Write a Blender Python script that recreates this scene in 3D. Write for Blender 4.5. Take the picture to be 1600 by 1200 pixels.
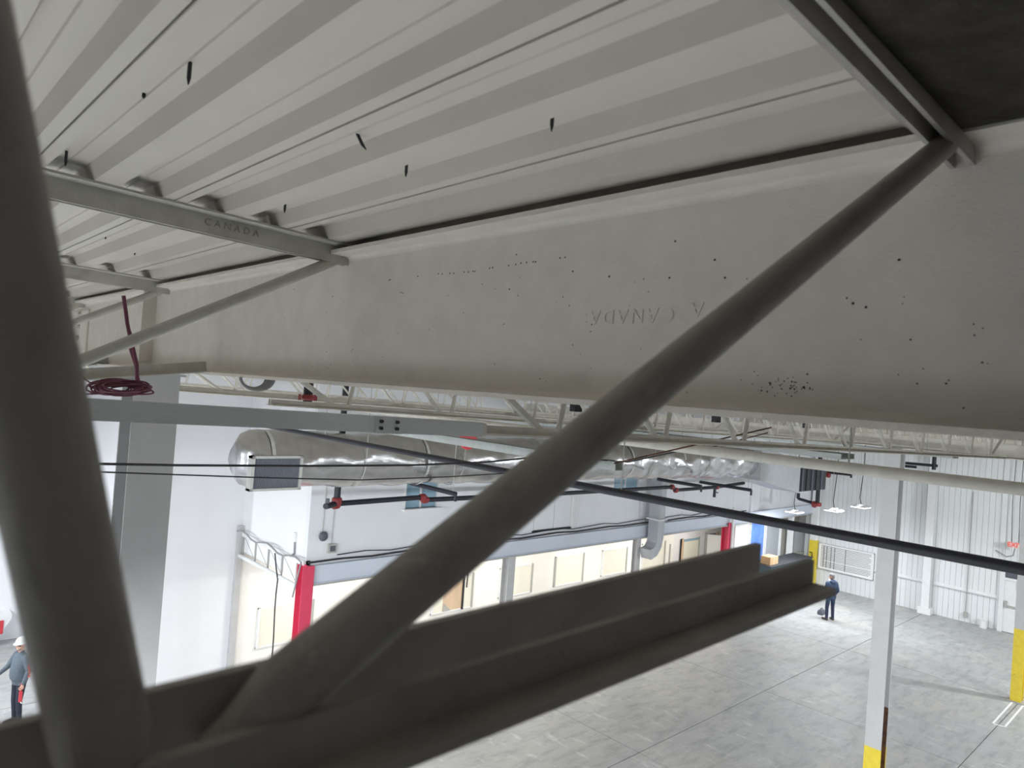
import bpy, bmesh, math, random
from mathutils import Vector, Matrix
random.seed(7)
S = bpy.context.scene
C = S.collection
for o in list(bpy.data.objects): bpy.data.objects.remove(o)

# ------------------------------------------------------------------ camera
EYE = 7.7
F = 1100.0
YAW, PIT, ROL = math.radians(46.6736), math.radians(0.8809), math.radians(4.2464)
fw = Vector((math.cos(PIT)*math.cos(YAW), math.cos(PIT)*math.sin(YAW), math.sin(PIT)))
_r = Vector((math.sin(YAW), -math.cos(YAW), 0)); _u = _r.cross(fw)
rt = _r*math.cos(ROL) + _u*math.sin(ROL); up = -_r*math.sin(ROL) + _u*math.cos(ROL)
cd = bpy.data.cameras.new('camera'); cam = bpy.data.objects.new('camera', cd); C.objects.link(cam)
m = Matrix((rt, up, -fw)).transposed().to_4x4(); m.translation = (0, 0, EYE); cam.matrix_world = m
cd.sensor_width = 36; cd.lens = F/1600*36; cd.clip_start = 0.02; cd.clip_end = 200
cd.dof.use_dof = True; cd.dof.focus_distance = 6.0; cd.dof.aperture_fstop = 6.5
S.camera = cam
# ------------------------------------------------------------------ world, exposure
w = bpy.data.worlds.new('world'); S.world = w; w.use_nodes = True
w.node_tree.nodes['Background'].inputs[0].default_value = (0.02, 0.022, 0.025, 1)
w.node_tree.nodes['Background'].inputs[1].default_value = 0.3
S.view_settings.view_transform = 'Standard'; S.view_settings.look = 'None'
S.view_settings.exposure = 0.0; S.view_settings.gamma = 1; S.view_settings.use_curve_mapping = False
LAMP_W = 260.0
STRIP_W = 56.0
NEAR_FLOODS = ((7, .45, 'nearest the lift'), (12, .42, 'before the thin column'), (17, .55, 'between the two right columns'), (22, .85, 'by the far column'), (27.5, 1.7, 'near the exit door'))
SIDE_FLOODS = ((3.5, 2.6, 'beside the lift'), (8.5, 1.6, 'behind the big column'), (13.5, .85, 'in line with the office front'), (19, 1.2, 'by the man in the hard hat'))
NEAR_DIR, SIDE_DIR, COL_FLOOD = (0, .75, -.66), (.62, 0, -.78), .5  # aims and power of the added floods, all out of sight

# pixel -> direction, then onto a plane the thing touches (z relative to the floor)
def ray(x, y): return fw + rt*((x-800)/F) - up*((y-600)/F)
def onX(x, y, X): d = ray(x, y); p = d*(X/d.x); return Vector((p.x, p.y, p.z+EYE))
def onY(x, y, Y): d = ray(x, y); p = d*(Y/d.y); return Vector((p.x, p.y, p.z+EYE))
def onZ(x, y, Z): d = ray(x, y); p = d*((Z-EYE)/d.z); return Vector((p.x, p.y, p.z+EYE))

# ------------------------------------------------------------------ materials
MATS = {}
def mat(name, col, rough=.6, metal=0., var=.06, scale=6., bump=0., bscale=60., col2=None, mask=(.45, .62), spots=None, emit=None, es=0., stretch=None, alpha=None):
    if name in MATS: return MATS[name]
    M = bpy.data.materials.new(name); M.use_nodes = True; MATS[name] = M
    nt = M.node_tree; N = nt.nodes; L = nt.links; b = N['Principled BSDF']
    b.inputs['Roughness'].default_value = rough; b.inputs['Metallic'].default_value = metal
    tc = N.new('ShaderNodeTexCoord'); mp = N.new('ShaderNodeMapping'); L.new(tc.outputs['Object'], mp.inputs[0])
    if stretch: mp.inputs['Scale'].default_value = stretch
    nz = N.new('ShaderNodeTexNoise'); nz.inputs['Scale'].default_value = scale; nz.inputs['Detail'].default_value = 6
    L.new(mp.outputs[0], nz.inputs['Vector'])
    rp = N.new('ShaderNodeValToRGB'); L.new(nz.outputs[0], rp.inputs[0])
    c = Vector(col); rp.color_ramp.elements[0].position = .3; rp.color_ramp.elements[1].position = .7
    rp.color_ramp.elements[0].color = (*(c*(1-var)), 1); rp.color_ramp.elements[1].color = (*[min(1, v*(1+var)) for v in c], 1)
    out = rp.outputs[0]
    def mix(a, colr, fac):
        mx = N.new('ShaderNodeMix'); mx.data_type = 'RGBA'
        L.new(fac, mx.inputs[0]); L.new(a, mx.inputs[6]); mx.inputs[7].default_value = (*colr, 1); return mx.outputs[2]
    if col2:
        n2 = N.new('ShaderNodeTexNoise'); n2.inputs['Scale'].default_value = scale*.37; n2.inputs['Detail'].default_value = 8; n2.inputs['Roughness'].default_value = .7
        L.new(mp.outputs[0], n2.inputs['Vector'])
        r2 = N.new('ShaderNodeValToRGB'); r2.color_ramp.elements[0].position = mask[0]; r2.color_ramp.elements[1].position = mask[1]
        L.new(n2.outputs[0], r2.inputs[0]); out = mix(out, col2, r2.outputs[0])
    if spots:
        sc, th, scol, gate = spots
        v = N.new('ShaderNodeTexVoronoi'); v.inputs['Scale'].default_value = sc; L.new(tc.outputs['Object'], v.inputs['Vector'])
        n3 = N.new('ShaderNodeTexNoise'); n3.inputs['Scale'].default_value = 3.1; n3.inputs['Detail'].default_value = 3; L.new(tc.outputs['Object'], n3.inputs['Vector'])
        # pit radius varies from cell to cell and pits gather in patches
        mm = N.new('ShaderNodeMath'); mm.operation = 'MULTIPLY'; L.new(v.outputs['Color'], mm.inputs[0])
        g = N.new('ShaderNodeMapRange'); g.inputs[1].default_value = gate[0]; g.inputs[2].default_value = gate[1]; L.new(n3.outputs[0], g.inputs[0])
        L.new(g.outputs[0], mm.inputs[1])
        m2 = N.new('ShaderNodeMath'); m2.operation = 'MULTIPLY'; m2.inputs[1].default_value = th; L.new(mm.outputs[0], m2.inputs[0])
        lt = N.new('ShaderNodeMath'); lt.operation = 'LESS_THAN'; L.new(v.outputs['Distance'], lt.inputs[0]); L.new(m2.outputs[0], lt.inputs[1])
        out = mix(out, scol, lt.outputs[0])
    L.new(out, b.inputs['Base Color'])
    if bump:
        nb = N.new('ShaderNodeTexNoise'); nb.inputs['Scale'].default_value = bscale; nb.inputs['Detail'].default_value = 4; L.new(mp.outputs[0], nb.inputs['Vector'])
        bp = N.new('ShaderNodeBump'); bp.inputs['Strength'].default_value = bump; bp.inputs['Distance'].default_value = .02
        L.new(nb.outputs[0], bp.inputs['Height']); L.new(bp.outputs[0], b.inputs['Normal'])
    if emit:
        b.inputs['Emission Color'].default_value = (*emit, 1); b.inputs['Emission Strength'].default_value = es
    if alpha is not None:
        b.inputs['Transmission Weight'].default_value = alpha
    return M
mat('deck', (.61, .572, .502), .5, var=.03, scale=2.5, col2=(.565, .52, .445), mask=(.5, .8), bump=.05, bscale=25)
mat('girder', (.76, .715, .64), .62, var=.05, scale=9, bump=.12, bscale=160, col2=(.70, .655, .58), mask=(.5, .75), spots=None)
mat('joist', (.60, .58, .52), .6, var=.09, scale=11, bump=.1, bscale=90, col2=(.45, .41, .34), mask=(.56, .75))
mat('shadejoist', (.40, .375, .34), .6, var=.12, scale=14, bump=.15, bscale=90, col2=(.30, .20, .13), mask=(.62, .78))  # joist paint darkened to carry the near joist's shade, plus brown blotches
mat('lettering', (.36, .34, .30), .7)
mat('tie', (.60, .63, .64), .45, metal=.15, var=.05, scale=20, bump=.05, stretch=(1, 8, 8))
mat('tiegreen', (.42, .46, .45), .55, var=.08, scale=12)
mat('column', (.54, .54, .545), .5, var=.04, scale=4, bump=.06, bscale=30, col2=(.47, .46, .45), mask=(.6, .8))
mat('yellow', (.80, .62, .05), .5, var=.08, scale=7, col2=(.45, .32, .06), mask=(.66, .76))
mat('rust', (.16, .075, .04), .85, var=.4, scale=20, bump=.3, col2=(.04, .03, .03))
mat('blackpipe', (.014, .015, .025), .5, var=.12, scale=14)
mat('redcoup', (.27, .03, .035), .45, var=.1, scale=20)
mat('whitewall', (.86, .87, .90), .6, var=.015, scale=1.2)
mat('facade', (.80, .82, .86), .55, var=.02, scale=1.5)
mat('fascia', (.62, .67, .76), .5, var=.03, scale=2)
mat('cream', (.90, .885, .845), .6, var=.02, scale=2)
mat('creampanel', (.83, .81, .71), .5, var=.02, scale=3)
mat('frame', (.42, .42, .40), .5, var=.05)
mat('redpost', (.70, .06, .13), .45, var=.06, scale=5)
mat('siding', (.80, .82, .83), .5, var=.025, scale=3, col2=(.70, .70, .68), mask=(.62, .85), stretch=(1, 1, .25))
mat('trimwhite', (.82, .83, .84), .5, var=.03)
def floor_mat():
    M = mat('floor', (.43, .435, .435), .45, var=.05, scale=.9, bump=.05, bscale=14, col2=(.50, .475, .42), mask=(.52, .75))
    nt = M.node_tree; N = nt.nodes; L = nt.links; b = N['Principled BSDF']; src = b.inputs['Base Color'].links[0].from_socket
    geo = N.new('ShaderNodeNewGeometry')
    def layer(src, scale, stretch, rot, lo, hi, colr, amt, det=9):
        mp = N.new('ShaderNodeMapping'); mp.inputs['Scale'].default_value = stretch; mp.inputs['Rotation'].default_value = (0, 0, rot); L.new(geo.outputs['Position'], mp.inputs[0])
        nz = N.new('ShaderNodeTexNoise'); nz.inputs['Scale'].default_value = scale; nz.inputs['Detail'].default_value = det; nz.inputs['Roughness'].default_value = .68; L.new(mp.outputs[0], nz.inputs['Vector'])
        mr = N.new('ShaderNodeMapRange'); mr.inputs[1].default_value = lo; mr.inputs[2].default_value = hi; mr.inputs[4].default_value = amt; L.new(nz.outputs[0], mr.inputs[0])
        mx = N.new('ShaderNodeMix'); mx.data_type = 'RGBA'; L.new(mr.outputs[0], mx.inputs[0]); L.new(src, mx.inputs[6]); mx.inputs[7].default_value = (*colr, 1); return mx.outputs[2]
    src = layer(src, 2.6, (.5, 1.7, 1), .9, .47, .70, (.27, .28, .29), .85)      # dark drag marks
    src = layer(src, 3.0, (1.5, .5, 1), .2, .56, .74, (.66, .66, .65), .9)         # pale scuffs
    src = layer(src, .55, (1, 1, 1), 0, .58, .70, (.66, .645, .60), .55, 12)       # worn pale patches
    src = layer(src, 9.0, (1, 1, 1), 0, .66, .72, (.78, .77, .75), .8, 4)          # spots of filler
    L.new(src, b.inputs['Base Color'])
floor_mat()
mat('jointfill', (.10, .10, .10), .9)
mat('linewhite', (.85, .85, .85), .6, var=.05, scale=12)
mat('foil', (.58, .58, .59), .27, metal=1.0, var=.10, scale=5, bump=.55, bscale=7)
mat('foiltape', (.74, .74, .75), .35, metal=.6, var=.08, scale=16, bump=.4, bscale=30)
mat('sheet', (.52, .54, .57), .45, metal=.35, var=.04, scale=5)
mat('darkbox', (.045, .047, .055), .6, var=.1)
mat('grille', (.50, .50, .48), .45, metal=.3)
mat('dark', (.02, .02, .024), .7, var=.2, scale=14)
mat('slat', (.34, .36, .42), .5)
mat('darkslat', (.10, .11, .14), .5)
mat('shadefill', (.035, .03, .022), .95, var=.5, scale=16, bump=.5, bscale=40)  # near-black fill standing in for the unlit corner of the deck
mat('cable', (.03, .03, .035), .6)
mat('greycable', (.30, .30, .31), .6)
mat('winecable', (.16, .035, .07), .5, var=.15)
mat('glassblue', (.30, .46, .58), .12, var=.12, scale=2.5)
mat('bluedoor', (.09, .20, .55), .4, var=.22, scale=2.0, col2=(.22, .36, .68), mask=(.5, .7))
mat('greydoor', (.33, .35, .38), .5, var=.05)
mat('olivedoor', (.25, .24, .21), .55, var=.08)
mat('teal', (.05, .09, .11), .6)
mat('wood', (.62, .46, .32), .6, var=.14, scale=3, stretch=(1, 1, .2))
mat('cardboard', (.58, .38, .21), .8, var=.08)
mat('lampwhite', (.88, .88, .88), .4, var=.01)
mat('lens', (.9, .9, .9), .4, emit=(.93, .97, 1.0), es=9.0)
mat('warmlens', (.9, .9, .9), .4, emit=(1.0, .90, .74), es=8.0)
mat('exitred', (.8, .12, .10), .5, emit=(1, .16, .13), es=.25)
mat('signface', (.80, .66, .62), .5)
mat('boardwhite', (.88, .88, .88), .3, var=.01)
mat('ink', (.03, .03, .04), .5)
mat('screw', (.05, .05, .06), .45, metal=.6)
mat('bolt', (.60, .58, .53), .5, var=.1, scale=30)
mat('skin', (.62, .36, .27), .55, var=.06, scale=20)
mat('sweat', (.10, .125, .155), .85, var=.15, scale=30, bump=.3, bscale=50)
mat('jeans', (.022, .026, .045), .85, var=.2, scale=30)
mat('navyjacket', (.035, .06, .115), .75, var=.2, scale=18, bump=.3, bscale=30)
mat('navypants', (.03, .04, .085), .85, var=.2, scale=20)
mat('boot', (.03, .028, .027), .6)
mat('brownboot', (.10, .075, .06), .7)
mat('hair', (.20, .19, .19), .8, var=.25, scale=40)
mat('hardhat', (.88, .88, .88), .3, var=.01)
mat('redtool', (.60, .05, .07), .45)
mat('redprint', (.62, .13, .10), .8)
mat('blockwork', (.30, .295, .29), .9, var=.1, bump=.2)
mat('liftblue', (.05, .09, .16), .5)

# ------------------------------------------------------------------ mesh helpers
def wloc(o):
    v = Vector((0, 0, 0))
    while o: v += o.location; o = o.parent
    return v
class MB:
    def __init__(s): s.v = []; s.f = []; s.m = []
    def add(s, vs, fs, mi=0):
        n = len(s.v); s.v += [Vector(p) for p in vs]; s.f += [tuple(i+n for i in f) for f in fs]; s.m += [mi]*len(fs); return s
    def box(s, a, b, mi=0):
        x0, x1 = sorted((a[0], b[0])); y0, y1 = sorted((a[1], b[1])); z0, z1 = sorted((a[2], b[2]))
        return s.add([(x0,y0,z0),(x1,y0,z0),(x1,y1,z0),(x0,y1,z0),(x0,y0,z1),(x1,y0,z1),(x1,y1,z1),(x0,y1,z1)],
              [(3,2,1,0),(4,5,6,7),(0,1,5,4),(1,2,6,5),(2,3,7,6),(3,0,4,7)], mi)
    def loft(s, rings, mi=0, cap=True):
        n = len(rings[0]); vs = [p for r in rings for p in r]; fs = []
        for i in range(len(rings)-1):
            for j in range(n): fs.append((i*n+j, i*n+(j+1)%n, (i+1)*n+(j+1)%n, (i+1)*n+j))
        if cap: fs.append(tuple(range(n-1, -1, -1))); fs.append(tuple(range((len(rings)-1)*n, len(rings)*n)))
        return s.add(vs, fs, mi)
    def prism(s, prof, p, q, upv=(0, 0, 1), mi=0):   # profile (side, up) swept from p to q
        p, q = Vector(p), Vector(q); d = (q-p).normalized(); sd = d.cross(Vector(upv)).normalized(); u2 = sd.cross(d)
        return s.loft([[p+sd*a+u2*b for a, b in prof], [q+sd*a+u2*b for a, b in prof]], mi)
    def bar(s, p, q, wd, ht, upv=(0, 0, 1), mi=0):
        return s.prism([(-wd/2,-ht/2),(wd/2,-ht/2),(wd/2,ht/2),(-wd/2,ht/2)], p, q, upv, mi)
    def tube(s, pts, r, n=10, mi=0):
        pts = [Vector(p) for p in pts]; rs = r if isinstance(r, (list, tuple)) else [r]*len(pts); rings = []; ref = None
        for i, p in enumerate(pts):
            d = ((pts[i+1]-p) if i == 0 else (p-pts[i-1]) if i == len(pts)-1 else (pts[i+1]-p).normalized()+(p-pts[i-1]).normalized()).normalized()
            if ref is None: ref = Vector((0,0,1)) if abs(d.z) < .9 else Vector((1,0,0))
            a = d.cross(ref).normalized(); b = a.cross(d).normalized(); ref = b
            rings.append([p+(a*math.cos(t)+b*math.sin(t))*rs[i] for t in [2*math.pi*k/n for k in range(n)]])
        return s.loft(rings, mi)
    def ball(s, c, r, n=12, k=8, mi=0):
        rr = (r, r, r) if isinstance(r, (int, float)) else r; c = Vector(c)
        rings = [[c+Vector((rr[0]*math.sin(a)*math.cos(t), rr[1]*math.sin(a)*math.sin(t), -rr[2]*math.cos(a))) for t in [2*math.pi*j/n for j in range(n)]] for a in [math.pi*(i+.02)/(k+.04) for i in range(k+1)]]
        return s.loft(rings, mi)
    def build(s, name, mats, parent=None, smooth=False, label=None, cat=None, group=None, kind=None):
        lo = Vector([min(v[i] for v in s.v) for i in range(3)]); hi = Vector([max(v[i] for v in s.v) for i in range(3)])
        c = (lo+hi)/2
        if cat and not parent: c.z = lo.z
        me = bpy.data.meshes.new(name); me.from_pydata([v-c for v in s.v], [], s.f)
        for mm in (mats if isinstance(mats, (list, tuple)) else [mats]): me.materials.append(MATS[mm])
        me.polygons.foreach_set('material_index', s.m)
        if smooth: me.polygons.foreach_set('use_smooth', [True]*len(s.f))
        me.update()
        bm = bmesh.new(); bm.from_mesh(me); bmesh.ops.recalc_face_normals(bm, faces=bm.faces); bm.to_mesh(me); bm.free()
        if smooth:
            try: me.set_sharp_from_angle(angle=math.radians(40))
            except Exception: pass
        o = bpy.data.objects.new(name, me); C.objects.link(o)
        if parent: o.parent = parent; o.location = c - wloc(parent)
        else: o.location = c
        return tag(o, label, cat, group, kind)
def tag(o, label=None, cat=None, group=None, kind=None):
    for k, v in (('label', label), ('category', cat), ('group', group), ('kind', kind)):
        if v: o[k] = v
    return o
def empty(name, loc, label=None, cat=None, group=None, kind=None):
    o = bpy.data.objects.new(name, None); C.objects.link(o); o.location = loc; o.empty_display_size = .1
    return tag(o, label, cat, group, kind)
def share(src, name, parent, loc):       # another piece with the same mesh; loc in world
    o = bpy.data.objects.new(name, src.data); C.objects.link(o); o.parent = parent; o.location = Vector(loc)-(wloc(parent) if parent else Vector()); return o
def copy_tree(o, parent=None, off=(0, 0, 0)):
    c = o.copy(); C.objects.link(c); c.parent = parent
    if parent is None: c.location = o.location + Vector(off)
    for ch in list(o.children): copy_tree(ch, c)
    return c
def text_mesh(body, size, depth, name, mt, M, parent=None, spacing=1.0, bold=0.0):
    cu = bpy.data.curves.new(name, 'FONT'); cu.body = body; cu.size = size; cu.extrude = depth; cu.align_x = 'CENTER'; cu.align_y = 'CENTER'; cu.space_character = spacing; cu.offset = bold; cu.resolution_u = 3
    t = bpy.data.objects.new('t', cu); C.objects.link(t); bpy.context.view_layer.update()
    me = bpy.data.meshes.new_from_object(t.evaluated_get(bpy.context.evaluated_depsgraph_get())); me.name = name
    bpy.data.objects.remove(t); me.materials.clear(); me.materials.append(MATS[mt])
    o = bpy.data.objects.new(name, me); C.objects.link(o)
    if parent: M = Matrix.Translation(-wloc(parent)) @ M; o.parent = parent
    o.matrix_local = M; return o
def frame_mat(loc, xa, ya):              # local x -> xa, local y -> ya
    xa = Vector(xa).normalized(); ya = Vector(ya).normalized(); za = xa.cross(ya)
    M = Matrix((xa, ya, za)).transposed().to_4x4(); M.translation = loc; return M

# ------------------------------------------------------------------ room dimensions (metres)
XW, YF, YL, YB = 33.0, 14.0, 17.4, 23.2       # siding wall, office front, white wall, back wall
XC = 7.48                                      # end face of the upper office storey
XMIN, YMIN = -2.4, -0.9
GX = 1.45                                      # near girder
def zr(X): return EYE + .56 - .02*(X-.775)     # underside of the deck, falling 2 %
ZTOP = EYE+1.05

# floor: slabs with sawn joints
fl = MB().box((XMIN, YMIN, -.3), (XW, YB, -.012)).build('floor', 'jointfill', label='grey polished concrete warehouse floor with sawn joints', cat='floor', kind='structure')
xs = [XMIN] + [13.27+5.83*k for k in range(-3, 4) if XMIN+1 < 13.27+5.83*k < XW-1] + [XW]
ys = [YMIN] + [9.1+4.75*k for k in range(-3, 3)] + [YB]
for i in range(len(xs)-1):
    for j in range(len(ys)-1):
        g = .011
        MB().box((xs[i]+g, ys[j]+g, -.2), (xs[i+1]-g, ys[j+1]-g, 0)).build('concrete_slab', 'floor', fl)
# painted marking on the floor by the far column
mk = MB()
for a, b in (((22.45, 4.46), (24.75, 4.48)), ((22.55, 4.20), (24.8, 4.22))): mk.bar((*a, .003), (*b, .003), .05, .004)
mk.bar((22.45, 4.48, .003), (22.55, 4.18, .003), .05, .004)
mk.build('floor_marking', 'linewhite', fl, label='white painted outline on the floor')

# walls
wr = MB().box((XW+.06, YMIN, 0), (XW+.2, YF+4, ZTOP)).build('wall_right', 'frame', label='white ribbed metal siding wall at the far end', cat='wall', kind='structure')
pw = .2; n = int((YF+.3-YMIN)/pw)
pm = None
for k in range(n):
    y = YMIN + k*pw
    if pm is None:
        pm = MB().loft([[(XW+.06, y+.004, z), (XW+.006, y+.004, z), (XW, y+.014, z), (XW, y+pw-.014, z), (XW+.006, y+pw-.004, z), (XW+.06, y+pw-.004, z)] for z in (0, 4.66)]).build('siding_panel', 'siding', wr)
        pm2 = MB().loft([[(XW+.06, y+.004, z), (XW-.024, y+.004, z), (XW-.03, y+.014, z), (XW-.03, y+pw-.014, z), (XW-.024, y+pw-.004, z), (XW+.06, y+pw-.004, z)] for z in (4.64, ZTOP-.6)]).build('siding_panel', 'siding', wr)
    else:
        share(pm, 'siding_panel', wr, wloc(pm)+Vector((0, k*pw, 0))); share(pm2, 'siding_panel', wr, wloc(pm2)+Vector((0, k*pw, 0)))
MB().box((XMIN, YB, 0), (5.2, YB+.2, ZTOP)).build('wall_left', 'whitewall', label='white back wall behind the man in the hard hat', cat='wall', kind='structure')
MB().box((5.2, YL, 0), (XW+.2, YL+.2, ZTOP)).build('wall_rear', 'whitewall', label='tall white wall between the big column and the red post', cat='wall', kind='structure')
MB().box((5.2, YL+.2, 0), (5.4, YB+.2, ZTOP)).build('wall_return', 'whitewall', label='white return wall behind the big column', cat='wall', kind='structure')
MB().box((XMIN-.2, YMIN, 0), (XMIN, YB, ZTOP)).build('wall_side', 'whitewall', label='white wall outside the picture to the left', cat='wall', kind='structure')
MB().box((XMIN, YMIN-.2, 0), (XW, YMIN, ZTOP)).build('wall_near', 'blockwork', label='grey blockwork wall behind the camera', cat='wall', kind='structure')

# upper office storey
so = EYE-4.41
wf = MB()
w1 = (onY(632, 755, YF), onY(685, 791, YF)); wz0, wz1 = EYE-2.93, EYE-2.1
wins = [(9.93, 10.98), (17.95, 19.35)]
d0, d1, dz0, dz1 = 14.45, 16.15, EYE-3.86, EYE-2.2
xcur = XC
for a, b, z0, z1 in ((9.93, 10.98, wz0, wz1), (d0, d1, dz0, dz1), (17.95, 19.35, wz0, wz1)):
    wf.box((xcur, YF, so), (a, YF+.15, ZTOP)); wf.box((a, YF, so), (b, YF+.15, z0)); wf.box((a, YF, z1), (b, YF+.15, ZTOP)); xcur = b
wf.box((xcur, YF, so), (XW-.05, YF+.15, ZTOP))
wf = wf.build('wall_front', 'facade', label='pale blue white upper storey wall of the office block behind the duct', cat='wall', kind='structure')
for X in (13.35, 13.6, 16.35, 19.75, 22.05, 23.6, 25.6, 27.05, 28.0, 29.6, 31.4):
    MB().box((X, YF-.012, EYE-3.9), (X+.04, YF, EYE-.9)).build('wall_seam_strip', 'trimwhite', wf)
MB().box((26.9, YF-.09, so), (27.12, YF, EYE-.9)).build('wall_pilaster', 'facade', wf)
MB().box((XC, YF+.15, so), (XC+.15, YL, ZTOP)).build('wall_end', 'whitewall', label='bright white end wall of the upper office storey above the red post', cat='wall', kind='structure')
MB().box((XC+.15, YF+.15, so), (XW-.05, YL, so+.12)).build('ceiling_gallery', 'cream', label='cream soffit over the recessed ground floor', cat='ceiling', kind='structure')
lw = MB().box((XC-.02, YL-.05, 0), (XW-6.2, YL-.002, so)).build('wall_gallery', 'cream', label='warm cream ground floor wall with panels under the upper storey', cat='wall', kind='structure')
# fascia beam
fa = empty('trim_1', (20, YF-.05, so), 'pale blue steel fascia beam along the office front', 'beam', kind='structure')
MB().prism([(-.06,-.2),(.06,-.2),(.06,-.185),(.01,-.185),(.01,.185),(.06,.185),(.06,.2),(-.06,.2),(-.06,.185),(-.01,.185),(-.01,-.185),(-.06,-.185)], (XC+.12, YF-.09, so+.2), (XW-.05, YF-.09, so+.2)).build('beam', 'fascia', fa)
MB().box((XC+.12, YF-.16, so-.035), (XW-.05, YF-.02, so-.002)).build('bottom_edge', 'frame', fa)
# windows of the upper storey
for i, (a, b) in enumerate(wins):
    wd = empty('window_%d' % (i+1), ((a+b)/2, YF+.05, wz0), ['blue tinted office window with a white sill, left one under the duct', 'blue tinted office window half hidden under the duct, beside the black pipe'][i], 'window', kind='structure')
    MB().box((a, YF+.08, wz0), (b, YF+.10, wz1)).build('pane', 'glassblue', wd)
    fr = MB(); t = .045
    fr.box((a, YF-.01, wz0), (a+t, YF+.12, wz1)); fr.box((b-t, YF-.01, wz0), (b, YF+.12, wz1)); fr.box((a, YF-.01, wz1-t), (b, YF+.12, wz1))
    fr.box(((a+b)/2-.02, YF+.04, wz0), ((a+b)/2+.02, YF+.12, wz1)); fr.build('window_frame', 'trimwhite', wd)
    MB().box((a-.06, YF-.14, wz0-.05), (b+.06, YF+.1, wz0)).build('window_sill', 'trimwhite', wd)
    MB().box((a+.1, YF+.11, wz0), (a+.45, YF+.13, wz1)).build('blind', 'facade', wd)
# closed double hatch in the upper wall
hd = empty('door_1', ((d0+d1)/2, YF, dz0), 'closed pale double hatch in the upper office wall', 'door', kind='structure')
for a, b in ((d0+.03, (d0+d1)/2-.01), ((d0+d1)/2+.01, d1-.1)): MB().box((a, YF+.02, dz0+.05), (b, YF+.06, dz1)).build('door_leaf', 'facade', hd)
MB().box((d0-.05, YF-.03, dz0), (d1-.08, YF+.1, dz0+.04)).build('threshold', 'dark', hd)
MB().box((d1-.1, YF-.04, dz0), (d1, YF+.1, dz1)).build('door_frame', 'trimwhite', hd)
MB().box((d0, YF+.1, dz0), (d1, YF+.14, dz1)).build('backing', 'dark', hd)

# ground floor panels, windows and doors under the storey
def quad_panel(x0, y0, x1, y1, name, label, cat, m1='creampanel', left=False, right=True, group=None, Y=YL-.05):
    a = onY(x0, y0, Y); b = onY(x1, y1, Y); X0, X1 = a.x, b.x; z1, z0 = max(a.z, b.z), min(a.z, b.z)
    e = empty(name, ((X0+X1)/2, Y-.03, z0), label, cat, group)
    MB().box((X0+.04, Y-.03, z0+.03), (X1-.04, Y, z1-.03)).build('panel', m1, e)
    MB().box((X0, Y-.045, z0), (X1, Y, z0+.035)).build('rail', 'trimwhite', e); MB().box((X0, Y-.045, z1-.035), (X1, Y, z1)).build('rail', 'trimwhite', e)
    for flag, X in ((left, X0), (right, X1-.06)): MB().box((X, Y-.06, z0), (X+.06, Y, z1)).build('jamb', 'frame' if flag else 'trimwhite', e)
    return e, X0, X1, z0, z1
quad_panel(403, 950, 466, 1000, 'wall_board', 'blank cream board on the wall left of the red post', 'board', right=False)
quad_panel(781, 888, 829, 925, 'wall_panel', 'cream panel partly behind the grey ground floor post', 'panel')
quad_panel(867, 870, 909, 908, 'wall_panel', 'cream panel with dark strips on both sides', 'panel', left=True)
quad_panel(941, 860, 977, 893, 'wall_panel', 'cream panel just left of the thin grey post and white downduct', 'panel')
quad_panel(1003, 850, 1036, 890, 'wall_panel', 'cream panel behind the white downduct', 'panel')
e, X0, X1, z0, z1 = quad_panel(1064, 842, 1090, 872, 'interior_window', 'wood framed interior window near the far red post', 'window', 'glassblue')
MB().box((X0, YL-.13, z0), (X0+.14, YL-.05, z1)).build('wood_jamb', 'wood', e); MB().box((X0+.14, YL-.1, z0), (X1-.1, YL-.08, z1-.15)).build('blind', 'creampanel', e)
e, X0, X1, z0, z1 = quad_panel(1103, 833, 1118, 862, 'interior_door', 'half open white door with wooden frame beside the far red post', 'door', 'greydoor', left=True)
MB().box((X1-.1, YL-.14, z0), (X1+.04, YL-.05, z1)).build('wood_jamb', 'wood', e)
MB().loft([[(X0+.05, YL-.1, z), (X0+.5, YL-.6, z), (X0+.53, YL-.57, z), (X0+.08, YL-.07, z)] for z in (z0-1, z1-.05)]).build('door_leaf', 'trimwhite', e)
e, X0, X1, z0, z1 = quad_panel(676, 905, 736, 948, 'open_hatch', 'open hatch showing brown wood inside, seen between diagonal bar and chord', 'hatch', 'creampanel')
xm = X0+(X1-X0)*.27
MB().box((xm, YL-.09, z0+.05), (X0+(X1-X0)*.72, YL-.08, z1-.03)).build('wood_leaf', 'wood', e)
MB().box((X0+(X1-X0)*.72, YL-.12, z0), (X0+(X1-X0)*.76, YL-.05, z1)).build('jamb', 'dark', e)
MB().loft([[(xm, YL-.11, z0+.05), (xm+.3, YL-.11, z0+.05), (xm+.02, YL-.11, z0+.3)], [(xm, YL-.1, z0+.05), (xm+.3, YL-.1, z0+.05), (xm+.02, YL-.1, z0+.3)]]).build('bracket', 'frame', e)
q = onY(733, 878, YL-.3); q2 = onY(729, 918, YL-.3)
MB().tube([(q.x, q.y, so), q, q2], .022, 6).build('pull_rod', 'dark', label='dark pull rod hanging from the soffit beside the open hatch', cat='rod', smooth=True)
for px_, py_, py2, lab in ((489, 936, 985, 'dark edge strip on the cream wall right of the near red post'), (1047, 850, 880, 'dark edge strip on the cream wall right of the white downduct')):
    a = onY(px_, py_, YL-.05); b = onY(px_-3, py2, YL-.05)
    MB().box((a.x-.04, YL-.08, b.z-.4), (a.x+.04, YL-.05, a.z)).build('edge_strip', 'frame', label=lab, cat='strip')

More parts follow.
